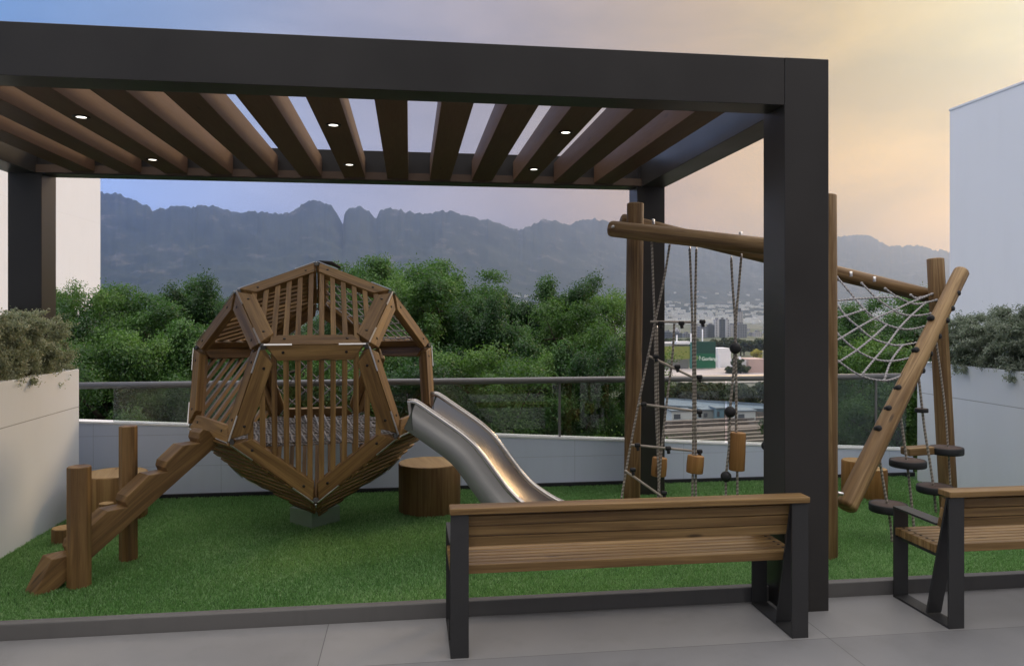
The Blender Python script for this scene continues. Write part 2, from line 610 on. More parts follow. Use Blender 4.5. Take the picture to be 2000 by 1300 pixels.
def grass(n, x0, x1, y0, y1):
    x = RNG.uniform(x0, x1, n)
    y = y0 + (y1 - y0) * RNG.random(n) ** 1.12
    an = RNG.uniform(0, 2 * np.pi, n)
    h = RNG.uniform(.012, .026, n)
    w = RNG.uniform(.0020, .0038, n)
    ln = RNG.uniform(.003, .017, n)
    la = RNG.uniform(0, 2 * np.pi, n)
    dx, dy = np.cos(an) * w, np.sin(an) * w
    lx, ly = np.cos(la) * ln, np.sin(la) * ln
    z = np.full(n, -.008)
    v = np.empty((n, 4, 3))
    v[:, 0] = np.stack([x - dx, y - dy, z], 1)
    v[:, 1] = np.stack([x + dx, y + dy, z], 1)
    v[:, 2] = np.stack([x + lx * .6 + dx * .5, y + ly * .6 + dy * .5, z + h * .75], 1)
    v[:, 3] = np.stack([x + lx * 1.1, y + ly * 1.1, z + h], 1)
    f = np.arange(n * 4).reshape(n, 4)
    r = RNG.random(n)
    uv = np.repeat(np.stack([r, r], 1)[:, None], 4, 1)
    return np_mesh('grass', v.reshape(-1, 3), f, uv, M['blade'])


tag(grass(560000, -2.81, 5.11, 4.365, 7.40), kind='stuff')

# ------------------------------------------------------------------ parapet, railing, planters
pw = thing('parapet_wall', 'long low pale blue-grey wall under the glass railing behind the lawn', 'wall', (1.3, 7.43, 0))
zl, zr = .721 + .034 * .0, .271


def par_top(x):
    return .721 + (x + 2.97) * (.271 - .721) / (5.29 + 2.97)


xa, xb = -3.7, 5.25
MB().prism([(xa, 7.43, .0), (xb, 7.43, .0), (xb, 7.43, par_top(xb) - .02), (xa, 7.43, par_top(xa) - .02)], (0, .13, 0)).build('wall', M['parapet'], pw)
M['white_top'] = plain('bright_white', (.82, .82, .84), .6, 0, .08)
MB().prism([(xa, 7.424, par_top(xa) - .02), (xb, 7.424, par_top(xb) - .02), (xb, 7.424, par_top(xb)), (xa, 7.424, par_top(xa))], (0, .142, 0)).build('white_top', M['white_top'], pw, bevel=.003)  # wall's own top edge, whitened to stand for skylight falling on it
M['gap'] = plain('drain_dark', (.02, .022, .025), .8)
MB().box((xa, 7.395, -.002), (xb, 7.428, .035)).build('drain_strip', M['gap'], pw)

rail = thing('glass_railing', 'glass railing with a grey tubular handrail on top of the low wall', 'railing', (1.3, 7.49, .5))
M['handrail'] = metal_paint('handrail_metal', (.17, .165, .165), .35, .12)
MB().tube([(-3.7, 7.47, 1.04), (1, 7.47, 1.04), (5.3, 7.47, 1.04)], .031, 16).build('handrail', M['handrail'], rail)
for a, b in ((-2.70, -.62), (-.59, 1.46), (1.49, 3.19), (3.22, 4.84), (4.87, 5.2)):
    m = MB()
    m.prism([(a, 7.465, par_top(a) + .002), (b, 7.465, par_top(b) + .002), (b, 7.465, 1.02), (a, 7.465, 1.02)], (0, .012, 0))
    m.build('glass_panel', M['glass'], rail)
for x in (1.475, 4.855):
    MB().box((x - .010, 7.46, par_top(x) - .02), (x + .010, 7.482, 1.02)).build('post', M['handrail'], rail)


def planter(name, label, x0, x1, y0, y1, top, side):
    t = thing(name, label, 'planter', ((x0 + x1) / 2, (y0 + y1) / 2, 0))
    w = .09
    if side > 0:      # visible face is +X
        MB().box((x1 - w, y0, -.05), (x1, y1, top)).build('wall', M['planter'], t, bevel=.004)
        MB().box((x0, y1 - w, -.05), (x1 - w - .002, y1, top)).build('wall', M['planter'], t)
        MB().box((x0, y0, -.05), (x0 + w, y1 - w - .002, top)).build('wall', M['planter'], t)
        MB().box((x0 + w + .002, y0, top - .12), (x1 - w - .002, y1 - w - .002, top - .06)).build('soil', M['soil'], t)
    else:
        MB().box((x0, y0, -.05), (x0 + w, y1, top)).build('wall', M['planter'], t, bevel=.004)
        MB().box((x0 + w + .002, y1 - w, -.05), (x1, y1, top)).build('wall', M['planter'], t)
        MB().box((x1 - w, y0, -.05), (x1, y1 - w - .002, top)).build('wall', M['planter'], t)
        MB().box((x0 + w + .002, y0, top - .12), (x1 - w - .002, y1 - w - .002, top - .06)).build('soil', M['soil'], t)
    return t


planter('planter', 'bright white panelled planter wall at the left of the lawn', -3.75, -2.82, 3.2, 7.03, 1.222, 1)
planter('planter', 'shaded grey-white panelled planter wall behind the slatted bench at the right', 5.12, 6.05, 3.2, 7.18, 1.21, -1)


# ------------------------------------------------------------------ pergola
pg = thing('pergola', 'large charcoal metal pergola with a roof of brown louvres', 'pergola', (-.5, 5.65, 0))
PX0, PX1 = -3.352, 2.379
PW = .267
PY0, PY1 = 4.106, 6.95
for x, y in ((PX1 - PW, PY0), (PX1 - PW, PY1), (PX0, PY0), (PX0, PY1)):
    MB().box((x, y, -.002), (x + PW, y + PW, 3.154)).build('post', M['charcoal'], pg, bevel=.004)
bz0, bz1 = 2.884, 3.154
MB().box((PX0 + PW + .001, PY0 + .002, bz0), (PX1 - PW - .001, PY0 + .196, bz1 - .001)).build('beam', M['charcoal'], pg, bevel=.003)
MB().box((PX0 + PW + .001, PY1, bz0), (PX1 - PW - .001, PY1 + .20, bz1 - .001)).build('beam', M['charcoal'], pg, bevel=.003)
for x in (PX0 + .001, PX1 - .231):
    MB().box((x, PY0 + PW + .001, bz0), (x + .23, PY1 - .001, bz1 - .001)).build('beam', M['charcoal'], pg, bevel=.003)
# brown ledger under the louvre ends
M['ledger'] = plain('brown_ledger', (.085, .055, .038), .6, 0, .12)
MB().box((PX0 + .232, PY1 - .03, 2.890), (PX1 - .233, PY1 - .003, 2.955)).build('ledger', M['ledger'], pg)
MB().box((PX0 + .232, PY0 + .199, 2.890), (PX1 - .233, PY0 + .225, 2.955)).build('ledger', M['ledger'], pg)
for k in range(-7, 6):
    xc = -.1045 + .377 * k
    MB().box((xc - .0925, 4.333, 2.902), (xc + .0925, 6.918, 3.08)).build('louver', M['louver'], pg, bevel=.003)
dl = {(-5, 0): 'downlight in a brown louvre at the front left of the pergola roof',
      (-5, 1): 'downlight in a brown louvre at the rear left of the pergola roof',
      (-1, 0): 'front downlight in the middle louvre of the pergola, left of the open slots',
      (-1, 1): 'rear downlight in the middle louvre of the pergola, above the playhouse',
      (3, 0): 'front downlight in the right part of the pergola louvres',
      (3, 1): 'rear downlight in the right part of the pergola louvres'}
for (k, r), lb in dl.items():
    x, y = -.1045 + .377 * k, (4.99, 6.30)[r]
    t = thing('downlight', lb, 'light', (x, y, 2.902), 'recessed lights in the pergola louvres')
    rm = MB().lathe((x, y, 2.900), [(.030, .004), (.030, -.003), (.047, -.004), (.05, .0), (.05, .0018)], 24).build('rim', M['bolt'], t)
    MB().lathe((x, y, 2.899), [(.0, 0), (.030, 0)], 20).build('lens', M['lens'], rm)


# ------------------------------------------------------------------ benches
def bench(label, X, first):
    t = thing('park_bench', label, 'bench', (X + .94, 4.0, 0), 'timber benches along the kerb')
    W = 1.875
    bm, wd = M['bench_metal'], M['wood_bench']
    for i, xo in enumerate((X, X + W - .09)):
        x0, x1 = xo, xo + .09
        xm = (x0 + x1) / 2
        fr = MB()
        th = .012
        # loop: ground bar, front leg, armrest, rear leg, leaning back bar
        fr.box((x0, 3.792, .0), (x1, 4.262, th))
        fr.build('foot_bar', bm, t)
        MB().box((x0, 4.250, th + .001), (x1, 4.262, .53)).build('front_leg', bm, t)
        MB().box((x0, 3.885, .531), (x1, 4.262, .543)).build('armrest', bm, t)
        MB().box((x0, 3.780, .0), (x1, 3.792 - .0005, .705)).build('rear_leg', bm, t)
        ax = (Vector((1, 0, 0)), Vector((0, .955, .27)).normalized())
        MB().stick((xm, 3.965, th + .006), (xm, 3.800, .700), .088, .012, axes=(Vector((1, 0, 0)), Vector((0, .97, .233)))).build('back_brace', bm, t)
        MB().box((x0 + .02, 3.89, .352), (x1 - .02, 4.245, .372)).build('seat_support', bm, t)
    ov = .0
    for k in range(7):
        y0 = 3.895 + k * .0515
        MB().box((X + .004, y0, .374), (X + W - .004, y0 + .045, .420)).build('seat_slat', wd, t, bevel=.004)
    n = Vector((0, .972, .235))
    for k in range(3):
        s = .535 + k * .056
        f = (s - .02) / .70
        yc = 3.965 + (3.800 - 3.965) * (s / .70) + .022
        MB().stick((X + .004, yc, s + .02), (X + W - .004, yc, s + .02), .030, .052, axes=(n, Vector((0, -.235, .972)))).build('back_slat', wd, t, bevel=.004)
    MB().box((X - .004, 3.765, .709), (X + W + .004, 3.865, .741)).build('top_rail', wd, t, bevel=.005)
    if first:
        pass
    bl = MB()
    for xo in (X + .045, X + W - .045):
        for k in range(7):
            y0 = 3.895 + k * .0515 + .0225
            bl.lathe((xo, y0, .420), [(.0085, -.001), (.0085, .002), (.0, .003)], 10)
    bl.build('bolt', M['bolt'], t)
    return t


bench('whole wooden bench with dark steel frames in front of the pergola post', .200, True)
bench('wooden bench with dark steel frames cut off by the picture edge at the right', 2.882, False)

# ------------------------------------------------------------------ playhouse (dodecahedron)
PHI = (1 + 5 ** .5) / 2
AL, RZ, S_ = .4074, .108, .5877
DC = Vector((-.745, 6.35, 1.1076))


def dtr(p):
    x, y, z = p
    y, z = y * math.cos(AL) + z * math.sin(AL), -y * math.sin(AL) + z * math.cos(AL)
    x, y = x * math.cos(RZ) - y * math.sin(RZ), x * math.sin(RZ) + y * math.cos(RZ)
    return DC + Vector((x, y, z)) * S_


base_v = [(sx, sy, sz) for sx in (-1, 1) for sy in (-1, 1) for sz in (-1, 1)]
for a in (-1, 1):
    for b in (-1, 1):
        base_v += [(0, a / PHI, b * PHI), (a / PHI, b * PHI, 0), (a * PHI, 0, b / PHI)]
shift = {}
DV = []
for p in base_v:
    w = dtr(p)
    if abs(abs(p[0]) - PHI) < .01 and p[2] < 0:
        w.z += .055
    if abs(p[0]) < .01 and p[1] < 0 and p[2] < 0:
        w.z -= .045
    DV.append(w)
norms = []
for a in (-1, 1):
    for b in (-1, 1):
        norms += [(0, a * PHI, b), (a, 0, b * PHI), (a * PHI, b, 0)]


def vid(p):
    return min(range(20), key=lambda i: sum((base_v[i][k] - p[k]) ** 2 for k in range(3)))


FACES = {}
for n in norms:
    d = [sum(n[k] * v[k] for k in range(3)) for v in base_v]
    mx = max(d)
    ids = [i for i in range(20) if d[i] > mx - .01]
    N3 = Vector(n).normalized()
    c = sum((Vector(base_v[i]) for i in ids), Vector()) / 5
    e1 = (Vector(base_v[ids[0]]) - c).normalized()
    e2 = N3.cross(e1)
    ids.sort(key=lambda i: math.atan2((Vector(base_v[i]) - c).dot(e2), (Vector(base_v[i]) - c).dot(e1)))
    FACES[tuple(round(x) if abs(x) < 1.5 else (2 if x > 0 else -2) for x in n)] = ids

ph = thing('playhouse', 'twelve-sided timber climbing ball with slatted sides in the middle of the lawn', 'playhouse', (DC.x, DC.y, 0))
WP, TP = .114, .056
edge_mb = {}
FINFO = {}
for key, ids in FACES.items():
    P = [DV[i] for i in ids]
    c = sum(P, Vector()) / 5
    nr = Vector()
    for i in range(5):
        nr += P[i].cross(P[(i + 1) % 5])
    nr.normalize()
    FINFO[key] = (P, c, nr)
    for i in range(5):
        a, b = P[i], P[(i + 1) % 5]
        e = (b - a).normalized()
        inn = (nr.cross(e)).normalized()
        if inn.dot(c - a) < 0:
            inn = -inn
        tn = math.tan(math.radians(54))
        g = .030
        # the outer long edge is held a hair inside the ridge so the two planks of an edge do not overlap
        q = [a + e * (g + .004 / tn) + inn * .003, b - e * (g + .004 / tn) + inn * .003,
             b - e * (g + WP / tn * .92) + inn * WP, a + e * (g + WP / tn * .92) + inn * WP]
        ek = tuple(sorted((ids[i], ids[(i + 1) % 5])))
        mb = edge_mb.setdefault(ek, MB())
        # bottom face drawn inwards along the dihedral bisector
        off = -nr * TP
        qb = [q[0] + off + inn * TP * .62, q[1] + off + inn * TP * .62, q[2] + off, q[3] + off]
        k = mb.add(q + qb)
        u0, v0 = random.uniform(0, 40), random.uniform(0, 40)

        def uvq(p):
            return (u0 + (p - a).dot(e), v0 + (p - a).dot(inn) + (p - a).dot(nr) * .9)
        V = q + qb
        order = [(0, 1, 2, 3), (7, 6, 5, 4), (1, 0, 4, 5), (2, 1, 5, 6), (3, 2, 6, 7), (0, 3, 7, 4)]
        if (q[1] - q[0]).cross(q[3] - q[0]).dot(nr) < 0:
            order = [tuple(reversed(o)) for o in order]
        for o in order:
            mb.face([k + j for j in o], [uvq(V[j]) for j in o])
BEAM = {}
for ek, mb in edge_mb.items():
    BEAM[ek] = mb.build('frame_beam', M['wood_house'], ph, bevel=.004)


def line_in_poly(P, nr, c, inset, o, d):
    """segment of the line o + t d inside the pentagon shrunk by inset"""
    t0, t1 = -9, 9
    for i in range(len(P)):
        a, b = P[i], P[(i + 1) % len(P)]
        e = (b - a).normalized()
        inn = nr.cross(e).normalized()
        if inn.dot(c - a) < 0:
            inn = -inn
        den = d.dot(inn)
        num = inset - (o - a).dot(inn)
        if abs(den) < 1e-6:
            if num > 0:
                return None
        elif den > 0:
            t0 = max(t0, num / den)
        else:
            t1 = min(t1, num / den)
    return (t0, t1) if t1 - t0 > .06 else None


def slats(key, direction, step, w=.034, t=.028, inset=.05, drop=.026, phase=.5, name='slat'):
    P, c, nr = FINFO[key]
    d = (Vector(direction) - nr * Vector(direction).dot(nr)).normalized()
    s = nr.cross(d).normalized()
    k = -12
    for k in range(-12, 13):
        o = c + s * (k + phase) * step - nr * drop
        r = line_in_poly([p - nr * drop for p in P], nr, c - nr * drop, inset, o, d)
        if r:
            MB().stick(o + d * r[0], o + d * r[1], w, t, axes=(s, nr)).build(name, M['wood_house'], ph, bevel=.003)


F_UP, F_LOW = (0, -2, 1), (0, -2, -1)
UPV = (0, 0, 1)
slats(F_UP, UPV, .082, .037)
slats(F_LOW, UPV, .080, .037)


def horiz(key):
    _, _, nr = FINFO[key]
    return nr.cross(Vector((0, 0, 1))).normalized()


for key in ((-1, 0, 2), (-2, 1, 0)):
    slats(key, horiz(key) * (1 if horiz(key).y > 0 else -1) + Vector((0, 0, .62)), .068, .030, phase=.0)
for key in ((-1, 0, -2), (1, 0, -2)):
    slats(key, horiz(key), .094, .050, .040, .02, drop=.004, phase=.0)
slats((0, 2, -1), UPV, .105, phase=.0)


def rope_net(keyP, nr, c, e1, step, r=.006, inset=.045, drop=.03, diag=False):
    P = [p - nr * drop for p in keyP]
    c = c - nr * drop
    e2 = nr.cross(e1).normalized()
    mb = MB()
    dirs = ((e1, e2), (e2, e1))
    if diag:
        a, b = (e1 + e2).normalized(), (e1 - e2).normalized()
        dirs = ((a, b), (b, a))
    for d, s in dirs:
        for k in range(-14, 15):
            o = c + s * (k + .5) * step
            q = line_in_poly(P, nr, c, inset, o, d)
            if q:
                n = 7
                pts = []
                for i in range(n):
                    tt = q[0] + (q[1] - q[0]) * i / (n - 1)
                    sag = math.sin(math.pi * i / (n - 1)) * .02
                    pts.append(o + d * tt - nr * sag + Vector((random.uniform(-1, 1), random.uniform(-1, 1), random.uniform(-1, 1))) * .006)
                mb.tube(pts, r, 5, caps=False)
    return mb


for key, st in (((1, 0, 2), .10), ((0, 2, 1), .13)):
    P, c, nr = FINFO[key]
    if key == (0, 2, 1):
        continue
    rope_net(P, nr, c, horiz(key), st, diag=False).build('climbing_net', M['net'], ph)
P, c, nr = FINFO[(0, 2, -1)]
P2, c2, nr2 = FINFO[(0, 2, 1)]
rope_net(P2, nr2, c2, horiz((0, 2, 1)), .15, diag=True).build('climbing_net', M['net'], ph)
# horizontal net floor: slice of the ball at z
zf = .775
sl_pts = []
for ek in edge_mb:
    a, b = DV[ek[0]], DV[ek[1]]
    if (a.z - zf) * (b.z - zf) < 0:
        sl_pts.append(a.lerp(b, (zf - a.z) / (b.z - a.z)))
cc = sum(sl_pts, Vector()) / len(sl_pts)
sl_pts.sort(key=lambda p: math.atan2(p.y - cc.y, p.x - cc.x))
rope_net(sl_pts, Vector((0, 0, 1)), cc, Vector((1, .2, 0)).normalized(), .085, .0085, .06, 0).build('net_floor', M['net'], ph)

# bolts on the faces turned to the front, metal plates at every corner
for key in (F_UP, F_LOW, (-2, -1, 0), (2, -1, 0)):
    P, c, nr = FINFO[key]
    for i in range(5):
        a, b = P[i], P[(i + 1) % 5]
        e = (b - a).normalized()
        inn = nr.cross(e).normalized()
        if inn.dot(c - a) < 0:
            inn = -inn
        L = (b - a).length
        for f in (.21, .80):
            p = a + e * L * f + inn * (.055 + .012 * ((i + int(f * 3)) % 2)) + nr * .0005
            MB().lathe(p, [(.010, 0), (.010, .003), (.0, .0035)], 10, nr).build('bolt', M['bolt'], BEAM[tuple(sorted((FACES[key][i], FACES[key][(i + 1) % 5])))])
adj = {}
for a, b in edge_mb:
    adj.setdefault(a, []).append(b)
    adj.setdefault(b, []).append(a)
for i, nb in adj.items():
    p = DV[i]
    out = (p - DC).normalized()
    mb = MB()
    dirs = [(DV[j] - p).normalized() for j in nb]
    for d in dirs:
        # thin strip of plate along each ridge
        side = d.cross(out).normalized()
        upv = side.cross(d).normalized()
        if upv.dot(out) < 0:
            upv = -upv
        mb.stick(p + d * .018 + upv * .002, p + d * .205 + upv * .002, .011, .006, axes=(side, upv))
    # small three-cornered cap between the beam ends
    jp = mb.build('joint_plate', M['steel'], ph)
    mb = MB()
    for a in range(3):
        d0, d1 = dirs[a], dirs[(a + 1) % 3]
        q = [p - out * .006, p + d0 * .034 - out * .014, p + (d0 + d1) * .024 - out * .016, p + d1 * .034 - out * .014]
        mb.prism(q, -out * .006)
    mb.build('joint_cap', M['jcap'], jp)
# dark cap behind the crown corner
T_ = DV[vid((0, -1 / PHI, PHI))]
cap = MB()
cap.tube([T_ + Vector((-.06, .06, -.03)), T_ + Vector((.02, .07, -.004)), T_ + Vector((.11, .085, -.010)), T_ + Vector((.18, .10, -.045))], [.010, .017, .018, .010], 10)
cap.build('top_cap', M['rubber'], ph)
# pedestal: square steel box turned 45 degrees
M['pedestal'] = plain('pedestal_steel', (.25, .32, .24), .3, .3, .1)  # green in the base colour stands for reflections in the steel
pc = Vector((-.765, 6.41, 0))
hd = .20
MB().prism([pc + Vector((hd, 0, -.02)), pc + Vector((0, hd, -.02)), pc + Vector((-hd, 0, -.02)), pc + Vector((0, -hd, -.02))], (0, 0, .15)).build('pedestal', M['pedestal'], ph, bevel=.003)

# ------------------------------------------------------------------ notched log ramp
FLp, LLp, FRp, RLp = (DV[vid(q)] for q in ((-1, -1, -1), (-PHI, 0, -1 / PHI), (1, -1, -1), (PHI, 0, -1 / PHI)))
top = FLp.lerp(LLp, .47) + Vector((0, 0, .005))
foot = Vector((-2.30, 5.00, 0))
rp = thing('log_ramp', 'notched log ramp leaning from the grass up to the playhouse', 'ramp', foot)
h = (top - foot)
hd_ = Vector((h.x, h.y, 0)).normalized()
along = h.normalized()
upn = along.cross(Vector((-hd_.y, hd_.x, 0))).normalized()
if upn.z < 0:
    upn = -upn
side = along.cross(upn).normalized()
LT = h.length
cosA, sinA = Vector((along.x, along.y, 0)).length, along.z


def lp(s, u):
    return foot + along * s + upn * u


# saw-tooth profile: long slope, flat tread, short riser
prof = [(0.0, -.0), (.02, .0)]
teeth = 5
t0 = .01
pitch = (LT - .02) / teeth
up_pts = []
cuts = [0, .215, .496, .726, .93, 1.06]
for k in range(5):
    s0, s1 = LT * cuts[k], LT * cuts[k + 1]
    up_pts += [(0, -.01)] if k == 0 else [(s0 + .005, .062), (s0 + .035, .088)]
    if k < 4:
        up_pts += [(s1 - .105, .098), (s1 - .002, .026)]
    else:
        up_pts += [(LT - .03, .092), (LT, .05)]
low_pts = [(LT - .005, -.075), (.10, -.075), (.0, -.02)]
poly = [lp(s, u) for s, u in up_pts + low_pts]
MB().prism([p - side * .075 for p in poly], side * .15, grain=along).build('log', M['wood_ramp'], rp, bevel=.007)


def roundpost(name, label, cat, x, y, r, hh, m, group=None, seg=14, wob=.03):
    t = MB()
    t.tube([(x, y, -.03), (x, y, hh * .5), (x, y, hh)], r, seg, smooth=seg > 10, wob=wob)
    o = t.build(name, m, None, bevel=.006, loc=(x, y, 0))
    tag(o, label, cat, group)
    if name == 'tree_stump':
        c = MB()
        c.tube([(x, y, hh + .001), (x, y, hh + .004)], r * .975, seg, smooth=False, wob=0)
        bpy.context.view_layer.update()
        c.build('cut_top', M['wood_top'], o)  # pale cut wood, its colour also lifted for light on the top face
    return o


roundpost('timber_post', 'shorter brown timber post in front of the notched ramp', 'post', -2.045, 5.10, .070, .748, M['wood_ramp'], 'timber posts by the ramp', 9, .02)
roundpost('timber_post', 'tall brown timber post standing behind the notched ramp', 'post', -1.928, 5.60, .060, .925, M['wood_ramp'], 'timber posts by the ramp', 9, .02)
roundpost('tree_stump', 'wide low log stump beside the left planter, partly hidden by posts', 'stump', -2.44, 6.78, .245, .37, M['wood_stump'], 'log stumps on the grass', 28)
roundpost('tree_stump', 'wide log stump standing under the silver slide', 'stump', .17, 6.70, .268, .405, M['wood_stump'], 'log stumps on the grass', 28)
roundpost('tree_stump', 'very low square-cut log at the foot of the left planter', 'stump', -2.56, 6.12, .085, .10, M['wood_ramp'], 'log stumps on the grass', 9)
roundpost('tree_stump', 'slim short log peeking out behind the shorter timber post', 'stump', -2.33, 6.30, .055, .23, M['wood_ramp'], 'log stumps on the grass', 9)
q = px(1661, 956, 7.23)
roundpost('tree_stump', 'taller log stump near the low wall, left of the slanted log', 'stump', q.x + .06, q.y, .13, .315, M['wood_block'], 'log stumps on the grass', 18)
q = px(1709, 964, 7.05)
roundpost('tree_stump', 'log stump near the low wall, right of the slanted log', 'stump', q.x, q.y, .105, .27, M['wood_block'], 'log stumps on the grass', 18)

# ------------------------------------------------------------------ slide
st = FRp.lerp(RLp, .56)
sl_t = thing('slide', 'polished steel slide running down from the playhouse to the right', 'slide', st)


def brushed():
    t = NT('brushed_steel')
    n = t.noise(t.mapped(t.coord('UV'), (2, 160, 1)), 1.0, 4)
    t.b(Base_Color=rgb(.47, .44, .41), Metallic=1.0, Roughness=t.math('ADD', t.math('MULTIPLY', n, .05), .17))  # brownish base tint stands for warm reflections in the steel
    return t.m


M['slide'] = brushed()
tt = NT('satin_steel')
nn = tt.noise(tt.mapped(tt.coord('UV'), (3, 60, 1)), 1.0, 4)
tt.b(Base_Color=tt.mix(nn, rgb(.27, .265, .255), rgb(.33, .325, .315)), Metallic=.5, Roughness=.55)
M['slide_side'] = tt.m
# centre line in plan and height of the rim (length along the ground, rim height)
plan_dir = Vector((math.cos(math.radians(20)), -math.sin(math.radians(20)), 0))
sideV = Vector((-plan_dir.y, plan_dir.x, 0))           # to the far side
rimp = [(.108, 1.052), (.15, 1.055), (.19, 1.038), (.285, .978), (.40, .905), (.505, .836), (.60, .757), (.68, .664), (.77, .548), (.855, .445), (.96, .355), (1.14, .255), (1.36, .195), (1.52, .18)]


def catmull(pts, n=5):
    out = []
    for i in range(len(pts) - 1):
        p0, p1, p2, p3 = pts[max(i - 1, 0)], pts[i], pts[i + 1], pts[min(i + 2, len(pts) - 1)]
        for k in range(n):
            t = k / n
            out.append(tuple(.5 * ((2 * b) + (c - a) * t + (2 * a - 5 * b + 4 * c - d) * t * t + (-a + 3 * b - 3 * c + d) * t ** 3) for a, b, c, d in zip(p0, p1, p2, p3)))
    out.append(pts[-1])
    return out


HALF = .26
S0 = Vector((-.02, 5.93, 0))


def sweep(name, m, section, ends=None, closed=False):
    """section: list of (lateral, up) offsets from the rim line"""
    path = catmull(rimp, 5)
    mb = MB()
    rows = []
    dist = 0
    for i, (s, z) in enumerate(path):
        a, b = path[max(i - 1, 0)], path[min(i + 1, len(path) - 1)]
        tg = Vector((b[0] - a[0], b[1] - a[1])).normalized()
        nrm = Vector((-tg.y, tg.x))
        if i:
            dist += math.hypot(s - path[i - 1][0], z - path[i - 1][1])
        f = i / (len(path) - 1)
        pts = []
        for la, u in section:
            p = S0 + plan_dir * (s + nrm.x * u) + sideV * la + Vector((0, 0, z + nrm.y * u))
            pts.append(p)
        rows.append((mb.add(pts), dist))
    n = len(section)
    acc = [0]
    for k in range(1, n):
        acc.append(acc[-1] + math.hypot(section[k][0] - section[k - 1][0], section[k][1] - section[k - 1][1]))
    for i in range(len(rows) - 1):
        a, ua = rows[i]
        b, ub = rows[i + 1]
        rng = range(n) if closed else range(n - 1)
        for k in rng:
            l = (k + 1) % n
            va, vb = acc[k], acc[l] if l else acc[-1] + .02
            mb.face((a + k, a + l, b + l, b + k), [(ua, va), (ua, vb), (ub, vb), (ub, va)], True)
    return mb.build(name, m, sl_t)


def arc(cx, cz, r, a0, a1, n=8):
    return [(cx + r * math.cos(math.radians(a0 + (a1 - a0) * i / n)), cz + r * math.sin(math.radians(a0 + (a1 - a0) * i / n))) for i in range(n + 1)]


# trough with rounded inner corners
sec = [(HALF - .026, -.01)] + arc(HALF - .115, -.125, .06, -10, -90, 7) + arc(-HALF + .115, -.125, .06, -90, -170, 7) + [(-HALF + .026, -.01)]
sweep('chute', M['slide'], sec)
for sg in (1, -1):
    x = HALF * sg
    sweep('side_rail', M['slide'], arc(x, 0, .025, 0, 360, 16)[:-1], closed=True)
    so_ = x + .004 * sg
    sweep('side_panel', M['slide_side'], [(so_ + .020 * sg, -.008), (so_ + .022 * sg, -.205), (so_ + .006 * sg, -.213), (so_ + .002 * sg, -.03)], closed=True)

# ------------------------------------------------------------------ climbing frame
D1, D2, D3 = 6.30, 5.36, 6.62
cfo = px(1238, 900, D1)
cf = thing('log_climber', 'log climbing frame of three upright posts, crossbeams, a slanted log and a net', 'climbing frame', (cfo.x, cfo.y, 0))
WF = M['wood_frame']


def log(name, pts, r, m=WF, rnd=.03, parent=cf, wob=.035, seg=18):
    pts = [Vector(p) for p in pts]
    if len(pts) == 2:
        pts = [pts[0].lerp(pts[1], i / 5) for i in range(6)]
    rs = r if isinstance(r, (list, tuple)) else [r] * len(pts)
    if len(rs) == 2:
        rs = [rs[0] + (rs[1] - rs[0]) * i / (len(pts) - 1) for i in range(len(pts))]
    return MB().tube(pts, rs, seg, round_end=rnd, wob=wob).build(name, m, parent)


def drop(p):
    return Vector((p.x, p.y, -.03))


p1t = px(1241, 396, D1)
p1b = px(1235, 900, D1)
p1b = p1t + (p1b - p1t) * ((p1t.z + .03) / (p1t.z - p1b.z))
log('post', [p1t, p1b], .068, rnd=.012)
p2t = px(1613, 379, D2)
log('post', [p2t, Vector((p2t.x + .01, p2t.y, -.03))], .070, rnd=.012)
p3t = px(1827, 504, D3)
p3b = px(1852, 960, D3 - .1)
p3b = p3t + (p3b - p3t) * ((p3t.z + .03) / (p3t.z - p3b.z))
log('post', [p3t, p3b], .070, rnd=.012)
A0, A1 = px(1189, 446, D1 - .13), px(1600, 493, D2 + .14)
A1 = A1 + (A1 - A0).normalized() * .05
log('crossbeam', [A0, A1], [.064, .066], rnd=.035)
B0, B1 = px(1212, 430, D1 + .15), px(1822, 579, D3 + .12)
log('crossbeam', [B0, B1], [.062, .064], rnd=.03)
L0, L1 = px(1651, 992, 5.50), px(1879, 528, D3 - .15)
cl = log('slanted_log', [L0, L1], [.074, .062], rnd=.03)
# bolts on the beam tops and ends
for p, ax in ((px(1197, 443, D1 - .205), (0, -1, .1)), (px(1276, 431, 6.25), (0, 0, 1)), (px(1447, 456, 5.78), (0, 0, 1)), (px(1662, 533, 6.5), (0, 0, 1)), (px(1708, 543, 6.5), (0, 0, 1)),
              (px(1639, 963, 5.42), (-1, -.2, .2)), (px(1682, 966, 5.55), (1, -.3, 0)), (px(1883, 548, 6.4), (1, -.4, .1))):
    MB().lathe(p, [(.013, -.03), (.013, .010), (.008, .014), (.0, .014)], 10, Vector(ax)).build('bolt', M['steel'], cf)


def ld(y):
    return 5.50 + (992 - y) / 464 * (D3 - .15 - 5.50)


for x, y in ((1871.5, 572), (1860, 602), (1820, 620), (1850, 625), (1834, 656), (1790.5, 683), (1817, 690), (1756, 757), (1717, 836), (1802, 723), (1784, 757), (1737, 797)):
    p = px(x, y, ld(y) - (.060 if (x - 1651) / (992 - y) > .515 else .092))
    MB().lathe(p, [(.0, -.035), (.018, -.035), (.025, -.004), (.024, .007), (.014, .016), (.0, .018)], 12, Vector((.35, -.9, .25))).build('hand_hold', M['rubber'], cl)

# net between the rear crossbeam and the slanted log: plane in inverse depth through three anchors
a3 = np.array([[1, 1630, 540], [1, 1828, 575], [1, 1740, 750]], float)
sol = np.linalg.solve(a3, 1 / np.array([6.52, 6.62, 5.98]))


def netp(u, v):
    x, y = 1620 + u / 5, 500 + v / 5
    d = 1 / (sol[0] + sol[1] * x + sol[2] * y)
    return px(x, y, d - .05)


